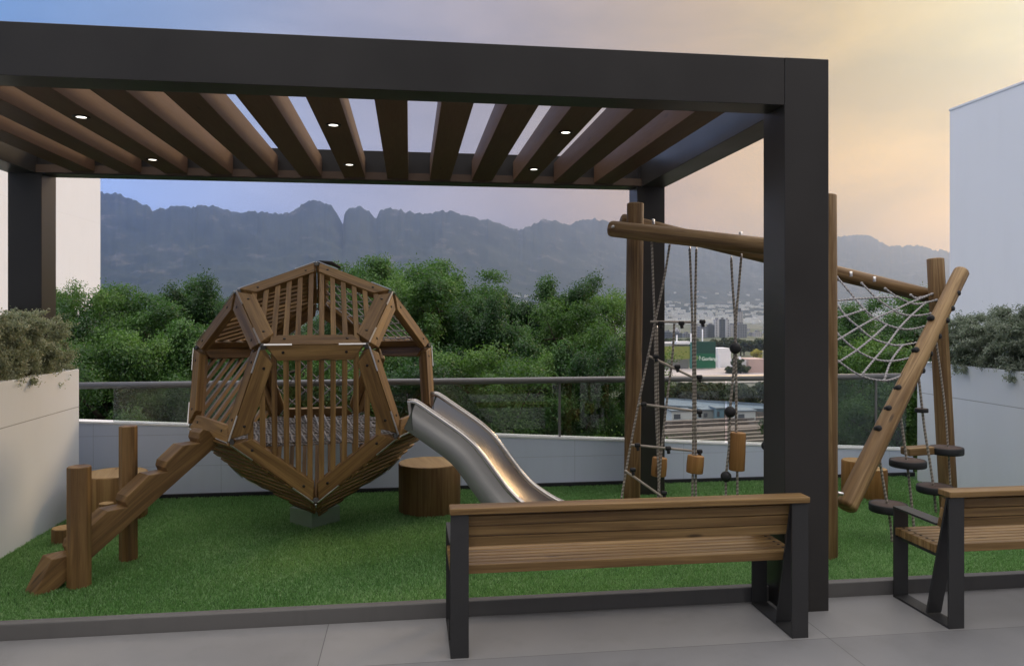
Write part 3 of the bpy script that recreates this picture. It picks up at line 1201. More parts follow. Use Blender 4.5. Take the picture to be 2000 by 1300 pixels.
net_lines = [[(795, 380), (840, 410), (890, 405), (1000, 370), (1110, 310)],
             [(545, 318), (665, 400), (785, 455), (850, 468), (940, 455), (1045, 428)],
             [(315, 265), (460, 410), (630, 530), (720, 570), (800, 580), (880, 580), (990, 562)],
             [(75, 205), (180, 330), (345, 525), (450, 605), (560, 670), (680, 705), (790, 715), (925, 688)],
             [(-60, 300), (50, 440), (165, 590), (285, 695), (415, 800), (570, 855), (680, 872), (845, 848)],
             [(-90, 560), (50, 720), (120, 800), (265, 920), (440, 1005), (600, 1025), (775, 998)],
             [(-90, 900), (45, 990), (95, 1030), (300, 1165), (530, 1215), (690, 1175)],
             [(-90, 640), (50, 610), (165, 580), (345, 520)],
             [(-90, 890), (45, 830), (120, 795), (285, 695), (450, 605), (630, 530), (790, 455), (1000, 370)],
             [(95, 1030), (265, 920), (415, 800), (560, 670)],
             [(310, 1165), (440, 1005), (570, 855), (680, 705), (800, 580), (940, 455)],
             [(535, 1210), (600, 1025), (710, 875)],
             [(-80, 470), (50, 440), (220, 420), (470, 405), (680, 400)]]
nb = MB()
for ln in net_lines:
    pts = [netp(*p) for p in ln]
    sm = [Vector(p) for p in catmull([tuple(p) for p in pts], 4)]
    nb.tube(sm, .0085, 6)
seen = set()
for ln in net_lines:
    for p in ln:
        key = (round(p[0] / 25), round(p[1] / 25))
        if key not in seen:
            seen.add(key)
            nb.ball(netp(*p), .0125, 8, 6)
nb.build('climbing_net', M['net'], cf)


# ---- ropes hanging from the beams
def rope(pts, r=.0092):
    return MB().tube([Vector(p) for p in catmull([tuple(p) for p in pts], 4)], r, 7)


def hook(p):
    return MB().tube([p + Vector((0, 0, .05)), p + Vector((.004, 0, .02)), p, p - Vector((.003, 0, .03))], .0055, 6)


def connector(p):
    return MB().tube([p + Vector((-.022, 0, 0)), p + Vector((.022, 0, 0))], .017, 10, round_end=.006).tube([p, p + Vector((.004, -.004, -.042))], .013, 10, round_end=.005)


dl_ = 6.02
rl = px(1290, 470, dl_)
ladder = thing('rope_ladder', 'triangular rope ladder with slanting rods hanging beside the left log post', 'rope ladder', (rl.x, rl.y, 0))
for pts in ([(1273, 468), (1276, 560), (1279, 640), (1281, 790), (1285, 890), (1288, 985)],
            [(1308, 478), (1297, 545), (1277, 640), (1247, 790), (1226, 900), (1212, 985)],
            [(1317, 632), (1313, 700), (1304, 770), (1293, 870), (1284, 985)]):
    ro = rope([px(x, y, dl_) for x, y in pts]).build('rope', M['rope'], ladder)
    if pts[0][1] < 500:
        hook(px(pts[0][0], pts[0][1] + 5, dl_)).build('hook', M['steel'], ro)
for (x0, y0, x1, y1), cs in (((1270, 628, 1360, 629), ((1291, 631), (1331, 631), (1372, 628))), ((1267, 695, 1352, 736), ((1281, 696), (1323, 716), (1366, 736))),
                             ((1247, 788, 1354, 802), ((1257, 789), (1366, 804))), ((1232, 868, 1354, 880), ((1245, 869), (1305, 875), (1366, 881))),
                             ((1220, 918, 1297, 972), ((1236, 917), (1297, 962)))):
    rd = MB().tube([px(x0, y0, dl_ - .014), px(x1, y1, dl_ - .014)], .0095, 8, round_end=.004).build('rod', M['rod'], ladder)
    for c in cs:
        connector(px(c[0], c[1], dl_ - .02)).build('connector', M['rubber'], rd)


def hang_rope(name, label, cat, lines, items, d, r=.0094, group='ropes hanging from the log climbing frame'):
    o = px(lines[0][0][0], lines[0][0][1], d)
    t = thing(name, label, cat, (o.x, o.y, o.z), group)
    for ln in lines:
        ro = rope([px(x, y, d) for x, y in ln], r).build('rope', M['rope'], t)
        hook(px(ln[0][0], ln[0][1] + 8, d)).build('hook', M['steel'], ro)
    for it in items:
        k, x, y, a, b = it
        p = px(x, y, d - (.03 if k == 'ball' else 0))
        pm = d / F
        if k == 'block':
            MB().tube([p + Vector((.006, 0, b / 2 * pm)), p + Vector((0, 0, 0)), p - Vector((.006, 0, b / 2 * pm))], [a / 2 * pm * .96, a / 2 * pm, a / 2 * pm * .97], 14, wob=.04).build('wood_block', M['wood_block'], t, bevel=.007)
        elif k == 'ball':
            MB().ball(p, a / 2 * pm).build('ball', M['rubber'], t)
        elif k == 'disc':
            R, H = a / 2 * pm, b / 2 * pm * .66
            MB().lathe(p, [(0, H * .55), (R * .80, H * .85), (R * .97, H * .95), (R, H * .7), (R, -H * .7), (R * .97, -H * .95), (0, -H * .95)], 28).build('disc', M['rubber'], t)
            MB().lathe(p, [(0, H * 1.0), (R * .86, H * 1.0), (R * .90, H * .7)], 28).build('disc_top', M['disc_top'], t)
        elif k == 'step':
            MB().stick(p - Vector((a / 2 * pm, 0, .006)), p + Vector((a / 2 * pm, 0, .004)), .12, b * pm).build('step', M['wood_frame'], t, bevel=.008)
        elif k == 'knot':
            MB().ball(p, a / 2 * pm, 10, 7).build('knot', M['rope'], t)
    return t


hang_rope('climbing_rope', 'rope with a small wood block hanging at the foot of the rope ladder', 'rope', [[(1283, 640), (1285, 760), (1287, 870), (1288, 985)]], [('block', 1287, 911, 30, 36)], 6.10, .009)
hang_rope('climbing_rope', 'pair of ropes with one short wood block, between ladder and ball ropes', 'rope', [[(1347, 486), (1350, 560), (1354, 700), (1354, 860), (1352, 985)], [(1360, 487), (1358, 600), (1358, 760), (1359, 870), (1359, 985)]], [('block', 1358, 906, 33, 34)], 5.95)
hang_rope('climbing_rope', 'pair of ropes with black balls and a tall wood block near the pergola post', 'rope',
          [[(1428, 505), (1431, 560), (1436, 640), (1433, 720), (1426, 800), (1424, 870), (1418, 930), (1418, 985)], [(1448, 500), (1443, 560), (1437, 640), (1438, 760), (1438, 860), (1440, 930), (1440, 985)]],
          [('ball', 1436, 680, 22, 0), ('ball', 1426, 804, 22, 0), ('ball', 1418, 930, 21, 0), ('block', 1440, 881, 31, 74)], 5.80)
hang_rope('climbing_rope', 'rope with one black ball half hidden behind the front pergola post', 'rope', [[(1507, 520), (1503, 700), (1498, 870), (1497, 985)]], [('ball', 1497, 870, 20, 0)], 5.7)
hang_rope('disc_rope', 'rope with one black disc hanging lowest, next to the bench armrest', 'rope', [[(1718, 895), (1724, 935), (1733, 985), (1740, 1030), (1745, 1100)]], [('disc', 1735, 990, 71, 24)], 5.72, .010)
hang_rope('disc_rope', 'rope with one black disc hanging in front of the low wall', 'rope', [[(1757, 800), (1764, 850), (1771, 900), (1778, 960), (1786, 1040)]], [('disc', 1773, 904, 67, 21)], 5.98, .010)
hang_rope('disc_rope', 'rope with a tiny disc above and a large black disc below', 'rope', [[(1793, 725), (1799, 780), (1806, 840), (1815, 895), (1823, 950), (1828, 1000)]], [('disc', 1800, 801, 24, 12), ('disc', 1826, 954, 66, 21)], 6.12, .010)
hang_rope('disc_rope', 'rope with a black disc and a wood step in front of the right log post', 'rope', [[(1826, 650), (1836, 720), (1846, 800), (1852, 880), (1857, 960), (1858, 1000)]], [('disc', 1848, 879, 62, 21), ('step', 1792, 879, 54, 15)], 6.22, .008)


# ------------------------------------------------------------------ foliage
def leaf_cloud(name, clumps, n, ll, lw, m, parent=None, rng=None, up=.5, fill=.5, stretch=1.0, jit=.1):
    rng = rng or RNG
    c = np.array([k[:3] for k in clumps])
    r = np.array([k[3] for k in clumps])
    w = r ** 2
    idx = rng.choice(len(c), n, p=w / w.sum())
    ax = rng.normal(size=c.shape) * .6 + np.array([0, 0, .25]) + (c - c.mean(0)) * np.array([1, 1, .3]) / (np.abs(c - c.mean(0)).max() + 1e-6) * 2
    ax /= np.linalg.norm(ax, axis=1)[:, None]
    d = rng.normal(size=(n, 3))
    d /= np.linalg.norm(d, axis=1)[:, None]
    rad = (fill + (1 - fill) * rng.random(n) ** .6) * (1 + rng.normal(0, jit, n))
    off = d * (r[idx] * rad)[:, None]
    al = (off * ax[idx]).sum(1)[:, None] * ax[idx]
    off = al * stretch + (off - al) * (1.6 - .5 * stretch)
    pos = c[idx] + off * np.array([1, 1, .8])
    nrm = d * .6 + rng.normal(0, .55, (n, 3)) + np.array([0, 0, up])
    nrm /= np.linalg.norm(nrm, axis=1)[:, None]
    t = rng.normal(size=(n, 3)) + d * .5 - np.array([0, 0, .35])
    t -= nrm * (t * nrm).sum(1)[:, None]
    t /= np.linalg.norm(t, axis=1)[:, None] + 1e-9
    s = np.cross(nrm, t)
    L = (ll * rng.uniform(.65, 1.3, n))[:, None]
    W = (lw * rng.uniform(.7, 1.25, n))[:, None]
    v = np.empty((n, 4, 3))
    v[:, 0] = pos - t * L * .5
    v[:, 1] = pos + s * W * .5 - nrm * W * .15
    v[:, 2] = pos + t * L * .5 - nrm * L * .12
    v[:, 3] = pos - s * W * .5 - nrm * W * .15
    f = np.arange(n * 4).reshape(n, 4)
    cr = rng.random(len(c))
    q = np.clip(rng.random(n) * .48 + cr[idx] * .52, 0, 1)
    uv = np.repeat(np.stack([q, q], 1)[:, None], 4, 1)
    return np_mesh(name, v.reshape(-1, 3), f, uv, m, parent)


def tree_proto(seed, H, W, leaves, m, sparse=1.0):
    """tree with base at origin: crown from .18H to H, width W; returns trunk and crown meshes"""
    rng = np.random.default_rng(seed)
    rnd = random.Random(seed)
    root = bpy.data.objects.new('tree', None)
    COL.objects.link(root)
    tb = MB()
    top = Vector((rnd.uniform(-.2, .2), rnd.uniform(-.2, .2), H * .86))
    tr = [Vector((0, 0, -.3)), Vector((.03, .0, H * .25)), Vector((top.x * .4, top.y * .5, H * .55)), top]
    tb.tube(catmull([tuple(p) for p in tr], 4), [.13 - .009 * i for i in range(13)], 8)
    clumps = []
    nl = 23
    for i in range(nl):
        f = .16 + .76 * (i / (nl - 1))
        zc = H * f
        ang = i * 2.4 + rnd.uniform(-.4, .4)
        env = math.sin(math.pi * min(1, (1 - f) * 1.05 + .10)) ** .65
        R = W / 2 * env * rnd.uniform(.72, 1.12) * (1.12 - .42 * f)
        tip = Vector((math.cos(ang) * R, math.sin(ang) * R, zc + R * .30 * rnd.uniform(.3, 1.2)))
        st0 = Vector((top.x * f * .6, top.y * f * .6, zc - H * .06))
        mid = st0.lerp(tip, .5) + Vector((0, 0, .06 * H * rnd.random()))
        tb.tube(catmull([tuple(st0), tuple(mid), tuple(tip)], 3), [.05, .045, .04, .033, .027, .02, .014], 6)
        for k in range(rnd.randint(7, 10)):
            u = rnd.uniform(.35, 1.08)
            p = st0.lerp(tip, u) + Vector((rnd.gauss(0, .20), rnd.gauss(0, .20), rnd.gauss(.05, .18))) * W / 3
            clumps.append((p.x, p.y, p.z, rnd.uniform(.17, .36) * W / 3.2))
            if k % 2 == 0:
                tb.tube([tip.lerp(st0, .3), p], [.014, .007], 5)
    for k in range(16):
        clumps.append((top.x + rnd.gauss(0, .16) * W / 3, top.y + rnd.gauss(0, .16) * W / 3, H * rnd.uniform(.80, 1.0), rnd.uniform(.15, .26) * W / 3.2))
    zm = max(k[2] + k[3] * 1.3 for k in clumps)
    clumps = [(k[0], k[1], k[2] * (1 if k[2] < H * .5 else 1 + (H / zm - 1) * (k[2] / zm - .5) / .5), k[3]) for k in clumps]
    tb.v = [(p[0], p[1], p[2] * (1 if p[2] < H * .5 else 1 + (H / zm - 1) * (p[2] / zm - .5) / .5) * (1 if p[2] < H * .6 else .97)) for p in tb.v]
    tb.build('trunk', M['bark'], root)
    leaf_cloud('crown', clumps, int(leaves * sparse), .053, .024, m, root, rng, .5, .2, 1.55, .2)
    return root


def copy_tree(src, loc, sc, rz, label, group, cat='tree'):
    r = src.copy()
    COL.objects.link(r)
    r.location, r.rotation_euler = loc, (0, 0, rz)
    r.scale = (sc, sc, sc) if not isinstance(sc, tuple) else sc
    tag(r, label, cat, group)
    for ch in src.children:
        c = ch.copy()
        COL.objects.link(c)
        c.parent = r
    return r


protos = [tree_proto(3, 7.4, 3.4, 230000, M['leaf']), tree_proto(8, 7.4, 3.1, 230000, M['leaf2']), tree_proto(21, 7.4, 3.2, 200000, M['leaf3'], .85)]
# (photo x, photo y of the crown's top, depth, width factor, prototype, turn, label)
TREES = [
    (132, 536, 14.5, .80, 2, .3, 'thin-topped green tree rising against the left white building'),
    (258, 545, 16.0, 1.15, 0, 1.1, 'broad green tree between the white building and the round-topped tree'),
    (405, 538, 17.0, 1.05, 1, 2.2, 'round-topped green tree just left of the playhouse'),
    (330, 612, 12.6, 1.05, 0, 3.6, 'lower green tree in front, left of the playhouse'),
    (190, 628, 11.8, 1.0, 2, 4.4, 'lower green tree just behind the left planter'),
    (50, 590, 12.5, 1.0, 1, 5.0, 'dark tree mostly hidden by the left pergola post'),
    (560, 590, 15.0, 1.1, 1, .9, 'green tree seen through the slats of the playhouse'),
    (712, 488, 17.0, 1.1, 0, 4.0, 'tallest tree, directly behind the top right of the playhouse'),
    (800, 528, 15.0, 1.1, 2, 2.9, 'leafy tree between the playhouse and the tall twin-peaked tree'),
    (882, 496, 16.0, 1.2, 0, .2, 'tall twin-peaked green tree right of the playhouse'),
    (962, 572, 14.0, .95, 1, 1.9, 'dark green tree behind the slide'),
    (1062, 534, 17.0, 1.05, 1, 3.3, 'narrow dark green tree left of the log post'),
    (1165, 553, 15.5, 1.05, 2, 5.3, 'loose airy tree beside the left log post'),
    (790, 655, 11.6, 1.1, 1, 4.9, 'low dark tree behind the railing above the slide'),
    (985, 660, 11.4, 1.05, 2, .6, 'low bright tree behind the railing right of the slide'),
    (1115, 655, 12.0, .95, 1, 2.6, 'low sparse tree behind the railing left of the log post'),
    (640, 640, 12.0, 1.1, 2, 1.4, 'low tree behind the railing hidden by the playhouse'),
    (1790, 548, 15.0, 1.1, 0, 3.9, 'green tree behind the climbing net, beside the right log post'),
    (1690, 588, 13.5, 1.05, 1, .4, 'green tree behind the middle of the climbing net'),
    (1745, 640, 11.6, 1.1, 2, 2.0, 'low tree behind the railing below the climbing net'),
    (1600, 640, 14.0, .8, 1, 4.3, 'dark tree hidden behind the front pergola post'),
]
used = set()
for x, y, d, wf, k, rz, lb in TREES:
    tp = px(x, y, d)
    base_z = -5.6
    s = (tp.z - base_z) / 7.35
    sxy = s * wf * .92
    loc = (tp.x, tp.y, base_z)
    if k not in used:
        used.add(k)
        r = protos[k]
        r.location, r.rotation_euler, r.scale = loc, (0, 0, rz), (sxy, sxy, s)
        tag(r, lb, 'tree', 'trees behind the glass railing')
    else:
        copy_tree(protos[k], loc, (sxy, sxy, s), rz, lb, 'trees behind the glass railing')


def shrub_proto(seed, m, W=.95, H=.56):
    rng = np.random.default_rng(seed)
    rnd = random.Random(seed)
    root = bpy.data.objects.new('shrub', None)
    COL.objects.link(root)
    cl = []
    for i in range(420):
        x, y = rnd.uniform(-.5, .5) * W * .80, rnd.uniform(-.5, .5) * W * 1.1
        z = rnd.uniform(.05, H * (.95 - .9 * (x / W) ** 2)) + rnd.gauss(0, .035)
        cl.append((x, y, z, rnd.uniform(.03, .07)))
    st_ = MB()
    for i in range(34):
        c = cl[rnd.randrange(len(cl))]
        st_.tube([(c[0] * .15, c[1] * .15, -.05), (c[0] * .6, c[1] * .6, c[2] * .6), (c[0], c[1], c[2] + .06)], [.009, .006, .002], 5)
    st_.build('stem', M['bark'], root)
    leaf_cloud('foliage', cl, 120000, .024, .0082, m, root, rng, .3, .2, 1.6, .35)
    return root


sp = shrub_proto(5, M['shrub_warm'])
spots = [((-3.20, 6.46, 1.12), 'grey-green shrub at the far end of the left white planter', .06), ((-3.22, 5.50, 1.12), 'grey-green shrub in the middle of the left white planter', 3.2), ((-3.22, 4.55, 1.12), 'grey-green shrub at the cut-off end of the left white planter', 3.05)]
for i, (loc, lb, rz) in enumerate(spots):
    if i == 0:
        sp.location, sp.rotation_euler = loc, (0, 0, rz)
        sp.scale = (1.0, .95, 1.12)
        tag(sp, lb, 'shrub', 'shrubs in the planters')
    else:
        copy_tree(sp, loc, (1.0, .95, 1.15), rz, lb, 'shrubs in the planters', 'shrub')
sq_ = shrub_proto(9, M['shrub_cool'])
spots = [((5.50, 6.55, 1.10), 'green-grey shrub at the far end of the right planter by the log post', .05, 1.05), ((5.54, 5.6, 1.10), 'green-grey shrub on the right planter at the picture edge', 3.2, 1.35), ((5.5, 5.2, 1.1), 'green-grey shrub on the right planter, outermost', 4.4, 1.2)]
for i, (loc, lb, rz, sz) in enumerate(spots[:2]):
    if i == 0:
        sq_.location, sq_.rotation_euler = loc, (0, 0, rz)
        sq_.scale = (1.05, .95, sz)
        tag(sq_, lb, 'shrub', 'shrubs in the planters')
    else:
        copy_tree(sq_, loc, (1.15, 1.0, sz), rz, lb, 'shrubs in the planters', 'shrub')

# ------------------------------------------------------------------ neighbouring buildings
def ray_x(x, X):
    r = px(x, HZ, 1.0)
    k = X / r.x
    return k          # camera depth


kd = ray_x(196, -13.0)
pe = px(196, 340, kd)
lbld = thing('building', 'plain bright white building block behind the left pergola post', 'building', (-16, pe.y - 8, -6))
MB().box((-20, pe.y - 16, -6.5), (-13.0, pe.y, 9.0)).build('wall', M['bwhite'], lbld)
MB().box((-20.1, pe.y - 16.1, 9.001), (-12.9, pe.y + .1, 9.25)).build('roof', M['white_top'], lbld)
kd = ray_x(1855, 8.2)
pe = px(1855, 213, kd)
rbld = thing('building', 'tall pale blue-grey building with a plain wall at the right edge', 'building', (11, pe.y - 5, -6))
MB().box((8.2, pe.y - 9.5, -6.5), (15, pe.y, pe.z - .03)).build('wall', M['bblue'], rbld)
MB().box((8.19, pe.y - 9.51, pe.z - .029), (15.01, pe.y + .01, pe.z)).build('roof', M['bblue'], rbld)

# ------------------------------------------------------------------ far ground, city, hills
GZ = -30.0


def far_ground():
    t = NT('far_ground')
    o = t.coord('Object')
    n = t.noise(o, .012, 6, .65)
    n2 = t.noise(o, .08, 5, .6)
    c = t.ramp(n, [(.38, (.035, .055, .022)), (.52, (.07, .085, .045)), (.60, (.22, .21, .19)), (.70, (.30, .27, .24))])
    c = t.mix(t.math('MULTIPLY', n2, .6), c, rgb(.05, .065, .035))
    t.b(Base_Color=c, Roughness=.9)
    return t.m


def ground_mesh():
    ys = [7.58, 9, 20, 30, 45, 70, 100, 200, 400, 800, 1500, 2600, 9200]
    zs = [-5.4, -5.6, -5.7, -7, -13, -24, GZ, GZ, GZ, GZ, GZ, GZ, GZ]
    xs = [-7700, -3000, -800, -200, -60, -20, 0, 20, 60, 200, 800, 3000, 7700]
    mb = MB()
    n = mb.add([(x, y, z) for y, z in zip(ys, zs) for x in xs])
    w = len(xs)
    for j in range(len(ys) - 1):
        for i in range(w - 1):
            mb.face((n + j * w + i, n + j * w + i + 1, n + (j + 1) * w + i + 1, n + (j + 1) * w + i), None, True)
    return mb.build('ground', far_ground())


tag(ground_mesh(), kind='structure')
m = MB().box((-9, -6, -6.5), (9, 7.57, -.302))
M['concrete'] = plaster('terrace_concrete', (.42, .41, .40), None)
tag(m.build('terrace_base', M['concrete']), kind='structure')


def noise2(x, y, seed=0):
    """value noise on numpy arrays"""
    rg = np.random.default_rng(seed)
    T = rg.random((256, 256))
    xi, yi = np.floor(x).astype(int), np.floor(y).astype(int)
    fx, fy = x - xi, y - yi
    fx, fy = fx * fx * (3 - 2 * fx), fy * fy * (3 - 2 * fy)
    g = lambda i, j: T[i % 256, j % 256]
    return (g(xi, yi) * (1 - fx) + g(xi + 1, yi) * fx) * (1 - fy) + (g(xi, yi + 1) * (1 - fx) + g(xi + 1, yi + 1) * fx) * fy


def fbm(x, y, o=5, seed=0):
    s, a = 0, .5
    for i in range(o):
        s = s + a * noise2(x * 2 ** i, y * 2 ** i, seed + i)
        a *= .5
    return s


RIDGE = [(-900, 330), (-400, 350), (-150, 352), (100, 366), (196, 374), (230, 379), (265, 390), (285, 400), (303, 411), (312, 405), (360, 402), (405, 401), (430, 405), (455, 412), (500, 412), (560, 416), (572, 410), (590, 397), (615, 392), (640, 397),
         (655, 411), (664, 426), (669, 441), (673, 418), (681, 405), (700, 403), (720, 411), (735, 427), (743, 410), (760, 404), (800, 414), (830, 418), (860, 412), (890, 415), (925, 424), (965, 430), (985, 440), (1020, 447), (1035, 440), (1060, 428),
         (1090, 433), (1110, 437), (1150, 426), (1180, 430), (1210, 440), (1260, 452), (1350, 470), (1450, 478), (1550, 474), (1610, 472), (1650, 459), (1690, 459), (1715, 468), (1740, 480), (1770, 480), (1790, 478), (1830, 487), (1855, 491), (1950, 480), (2100, 470), (2600, 450), (4000, 430)]


def hills():
    na, nr_ = 1500, 90
    u = np.linspace(-900, 3200, na)
    d1 = np.interp(u, [-900, 500, 1000, 1350, 3200], [4400, 4600, 5600, 8200, 8200])
    d1 = np.convolve(np.pad(d1, 60, mode='edge'), np.ones(121) / 121, mode='valid')
    ry = np.interp(u, [p[0] for p in RIDGE], [p[1] for p in RIDGE])
    ry = ry + (fbm(u / 9, u * 0, 4, 3) - .47) * 9 + (fbm(u / 2.5, u * 0, 3, 9) - .44) * 7
    ridge_z = EYE + (HZ - ry) / F * d1
    # smooth ridge for lower slopes
    ker = np.hanning(121); ker /= ker.sum()
    smooth = np.convolve(np.pad(ridge_z, 60, mode='edge'), ker, mode='valid')
    t = np.concatenate([np.linspace(0, 1, 72) ** .9, 1 + np.linspace(.015, .35, nr_ - 72)])
    V = np.empty((nr_, na, 3))
    for j, tt in enumerate(t):
        d = 2300 + (d1 - 2300) * tt
        a = (u - 1000) / F * d
        X, Y = a * CT + d * ST, -a * ST + d * CT
        if tt <= 1:
            prof = .10 * tt + .56 * tt ** 2 + .34 * tt ** 6
            w = tt ** 4
            h = GZ - 2 + (smooth * (1 - w) + ridge_z * w - GZ) * prof
            gul = np.abs(fbm(X / 420, Y / 900, 5, 21) - .48) * 2
            h = h + (gul - .3) * 300 * tt * (1 - tt) * (1.0) + (fbm(X / 90, Y / 90, 4, 5) - .47) * 95 * tt * (1 - tt ** 24)
        else:
            h = ridge_z - (tt - 1) * 2600
        V[j] = np.stack([X, Y, h], 1)
    idx = np.arange(nr_ * na).reshape(nr_, na)
    f = np.stack([idx[:-1, :-1], idx[:-1, 1:], idx[1:, 1:], idx[1:, :-1]], -1).reshape(-1, 4)
    tm = NT('mountain')
    o = tm.coord('Object')
    n = tm.noise(o, .0035, 6, .65)
    n2 = tm.noise(tm.mapped(o, (1, 1, 2.2)), .006, 6, .7)
    c = tm.ramp(n, [(.35, (.020, .030, .022)), (.65, (.05, .06, .045))])
    c = tm.mix(tm.ramp(n2, [(.56, (0, 0, 0)), (.72, (1, 1, 1))]), c, rgb(.17, .155, .14))
    tm.b(Base_Color=c, Roughness=.95)
    tm.bsdf.inputs['Specular IOR Level'].default_value = .1
    o = np_mesh('hills', V.reshape(-1, 3), f, None, tm.m, smooth=True)
    global HILL_V
    HILL_V = V
    return o


tag(hills(), kind='structure')

# houses scattered on the lower slopes: nobody could count them
hb = MB()
rnd = random.Random(4)
for i in range(1700):
    j = int(abs(rnd.gauss(0, 14)))
    k = int(rnd.gauss(845, 110)) if rnd.random() < .72 else rnd.randrange(330, 1180)
    if not (0 <= k < 1500) or j > 44 or k < 640:
        continue
    p = HILL_V[j, k]
    s = rnd.uniform(8, 18)
    w2 = rnd.uniform(.5, 1.1)
    hh = rnd.uniform(5, 13)
    hb.box((p[0] - s * w2, p[1] - s * .5, p[2] - 6), (p[0] + s * w2, p[1] + s * .5, p[2] + hh))
M['house'] = plain('far_house', (.86, .78, .68), .8, 0, .35, .02)
tag(hb.build('hillside_houses', M['house']), kind='stuff')


def facade(name, wall, dark, fw, fh, off=.45):
    t = NT(name)
    o = t.coord('Object')
    sp_ = t.n('ShaderNodeSeparateXYZ', Vector=o)
    xx = t.math('FRACT', t.math('DIVIDE', t.math('ADD', sp_.outputs[0], sp_.outputs[1]), fw))
    zz = t.math('FRACT', t.math('DIVIDE', sp_.outputs[2], fh))
    a = t.math('MULTIPLY', t.math('GREATER_THAN', xx, off), t.math('GREATER_THAN', zz, .35))
    n = t.noise(o, .15, 3)
    c = t.mix(a, rgb(*wall), rgb(*dark))
    c = t.mix(t.math('MULTIPLY', n, .3), c, rgb(*[x * .6 for x in wall]))
    t.b(Base_Color=c, Roughness=.7)
    return t.m


FC = [facade('facade_grey', (.30, .30, .32), (.10, .11, .12), 3.2, 3.2), facade('facade_white', (.62, .60, .60), (.2, .2, .22), 4.5, 3.4, .6), facade('facade_dark', (.13, .14, .155), (.07, .08, .09), 2.6, 3.2, .3), facade('facade_pale', (.48, .46, .45), (.24, .24, .25), 3.0, 3.2, .5)]
TOW = [(1300, 1312, 648, 980, 2, 'low dark grey block at the left end of the far skyline'),
       (1315, 1333, 650, 1000, 2, 'wide low dark block left in the far skyline'),
       (1336, 1350, 651, 1020, 0, 'small grey block left of the far tower cluster'),
       (1353, 1365, 632, 1040, 3, 'pale slim tower at the left edge of the far tower cluster'),
       (1367, 1382, 637, 1000, 0, 'striped grey tower left in the far tower cluster'),
       (1384, 1396, 634, 1010, 2, 'dark tower in the middle of the far tower cluster'),
       (1397, 1407, 624, 1040, 1, 'bright white tower in the far tower cluster'),
       (1408, 1417, 623, 1000, 2, 'dark slim tower right next to the bright white tower'),
       (1418, 1424, 624, 1020, 1, 'thin white tower right of the dark slim tower'),
       (1426, 1438, 634, 1060, 3, 'pale grey tower just left of the ball ropes in the distance'),
       (1441, 1452, 609, 1100, 3, 'tallest far tower with a small cap on its roof'),
       (1440, 1460, 633, 1000, 0, 'broad grey block in front of the tallest far tower'),
       (1464, 1474, 652, 1080, 0, 'low grey block right of the broad far block'),
       (1475, 1489, 648, 1050, 3, 'pale low tower at the right end of the far skyline')]
for x0, x1, yt, d, fk, lb in TOW:
    a, b = px(x0, yt, d), px(x1, yt, d)
    w = (b - a).length
    bo = thing('tower', lb, 'building', ((a.x + b.x) / 2, (a.y + b.y) / 2, GZ), 'towers of the far skyline')
    MB().box((a.x, a.y, GZ - 1), (a.x + w, a.y + w * .9, a.z)).build('wall', FC[fk], bo)
    MB().box((a.x + w * .25, a.y + w * .2, a.z + .01), (a.x + w * .7, a.y + w * .7, a.z + (5.5 if yt == 609 else 2.2))).build('roof_cap', FC[2 if yt == 609 else 0], bo)


rr_ = random.Random(31)
for i in range(34):
    x0 = rr_.uniform(1225, 1495)
    d = rr_.uniform(1150, 1700)
    yt = rr_.uniform(638, 652)
    a, b = px(x0, yt, d), px(x0 + rr_.uniform(7, 16), yt, d)
    w = (b - a).length
    o = MB().box((a.x, a.y, GZ - 1), (a.x + w, a.y + w * .8, a.z)).box((a.x + w * .3, a.y + w * .2, a.z + .01), (a.x + w * .6, a.y + w * .5, a.z + 2.5)).build('city_block', FC[rr_.choice((0, 1, 3, 3, 1))], None, loc=((a.x + b.x) / 2, a.y, GZ))
    tag(o, 'small low-rise block in the hazy belt of the far town', 'building', 'low-rise blocks of the far town')


def gbox(x0, x1, ytop, d, deep, m, parent=None, name='wall', zb=None):
    a, b = px(x0, ytop, d), px(x1, ytop, d)
    return MB().box((a.x, a.y, (GZ - .5) if zb is None else zb), (b.x, a.y + deep, a.z)).build(name, m, parent)


# store with the green sign
M['green'] = plain('green_sign', (.006, .115, .050), .5, 0, .15, .3)
M['green_dk'] = plain('green_sign_dark', (.006, .055, .035), .5, 0, .1, .3)
M['teal'] = plain('teal_wall', (.06, .22, .20), .6, 0, .1, .3)
M['storewall'] = plain('store_wall', (.40, .40, .40), .7, 0, .1, .1)
M['lime'] = plain('lime_band', (.24, .27, .06), .7, 0, .1, .1)
M['signwhite'] = plain('sign_white', (.62, .75, .66), .5, 0, .05)
M['signlime'] = plain('sign_lime', (.25, .45, .09), .5, 0, .05)
DS = 430.0
a = px(1300, 690, DS)
store = thing('store', 'large grey shop hall with lime band and green sign front in the valley', 'shop', (a.x + 15, a.y, GZ))
yb0 = px(1225, 672, DS)
gbox(1225, 1351, 671, DS, 30, M['storewall'], store, 'wall')


def fbox(x0, x1, y0, y1, dd, th, m, name, parent):
    a, b = px(x0, y0, dd), px(x1, y1, dd)
    Y = px(1340, 690, dd).y
    return MB().box((a.x, Y, b.z), (b.x, Y + th, a.z)).build(name, m, parent)


fbox(1225, 1351, 676, 701, DS - 1.0, .9, M['lime'], 'colour_band', store)
fbox(1320, 1352, 667, 672, DS - 1.2, 8, M['white_top'], 'roof_edge', store)
fbox(1349, 1359, 668, 719.5, DS - 1.6, 1.4, M['teal'], 'wall', store)
sg = px(1380, 690, DS - 3)
sign = thing('sign', 'dark green shop sign with white lettering in the valley', 'sign', (sg.x, sg.y, GZ))
fbox(1359.5, 1401, 690.5, 719.5, DS - 3, 3, M['green'], 'board', sign)
fbox(1359.5, 1401, 667, 690.4, DS - 3, 3, M['green_dk'], 'board', sign)


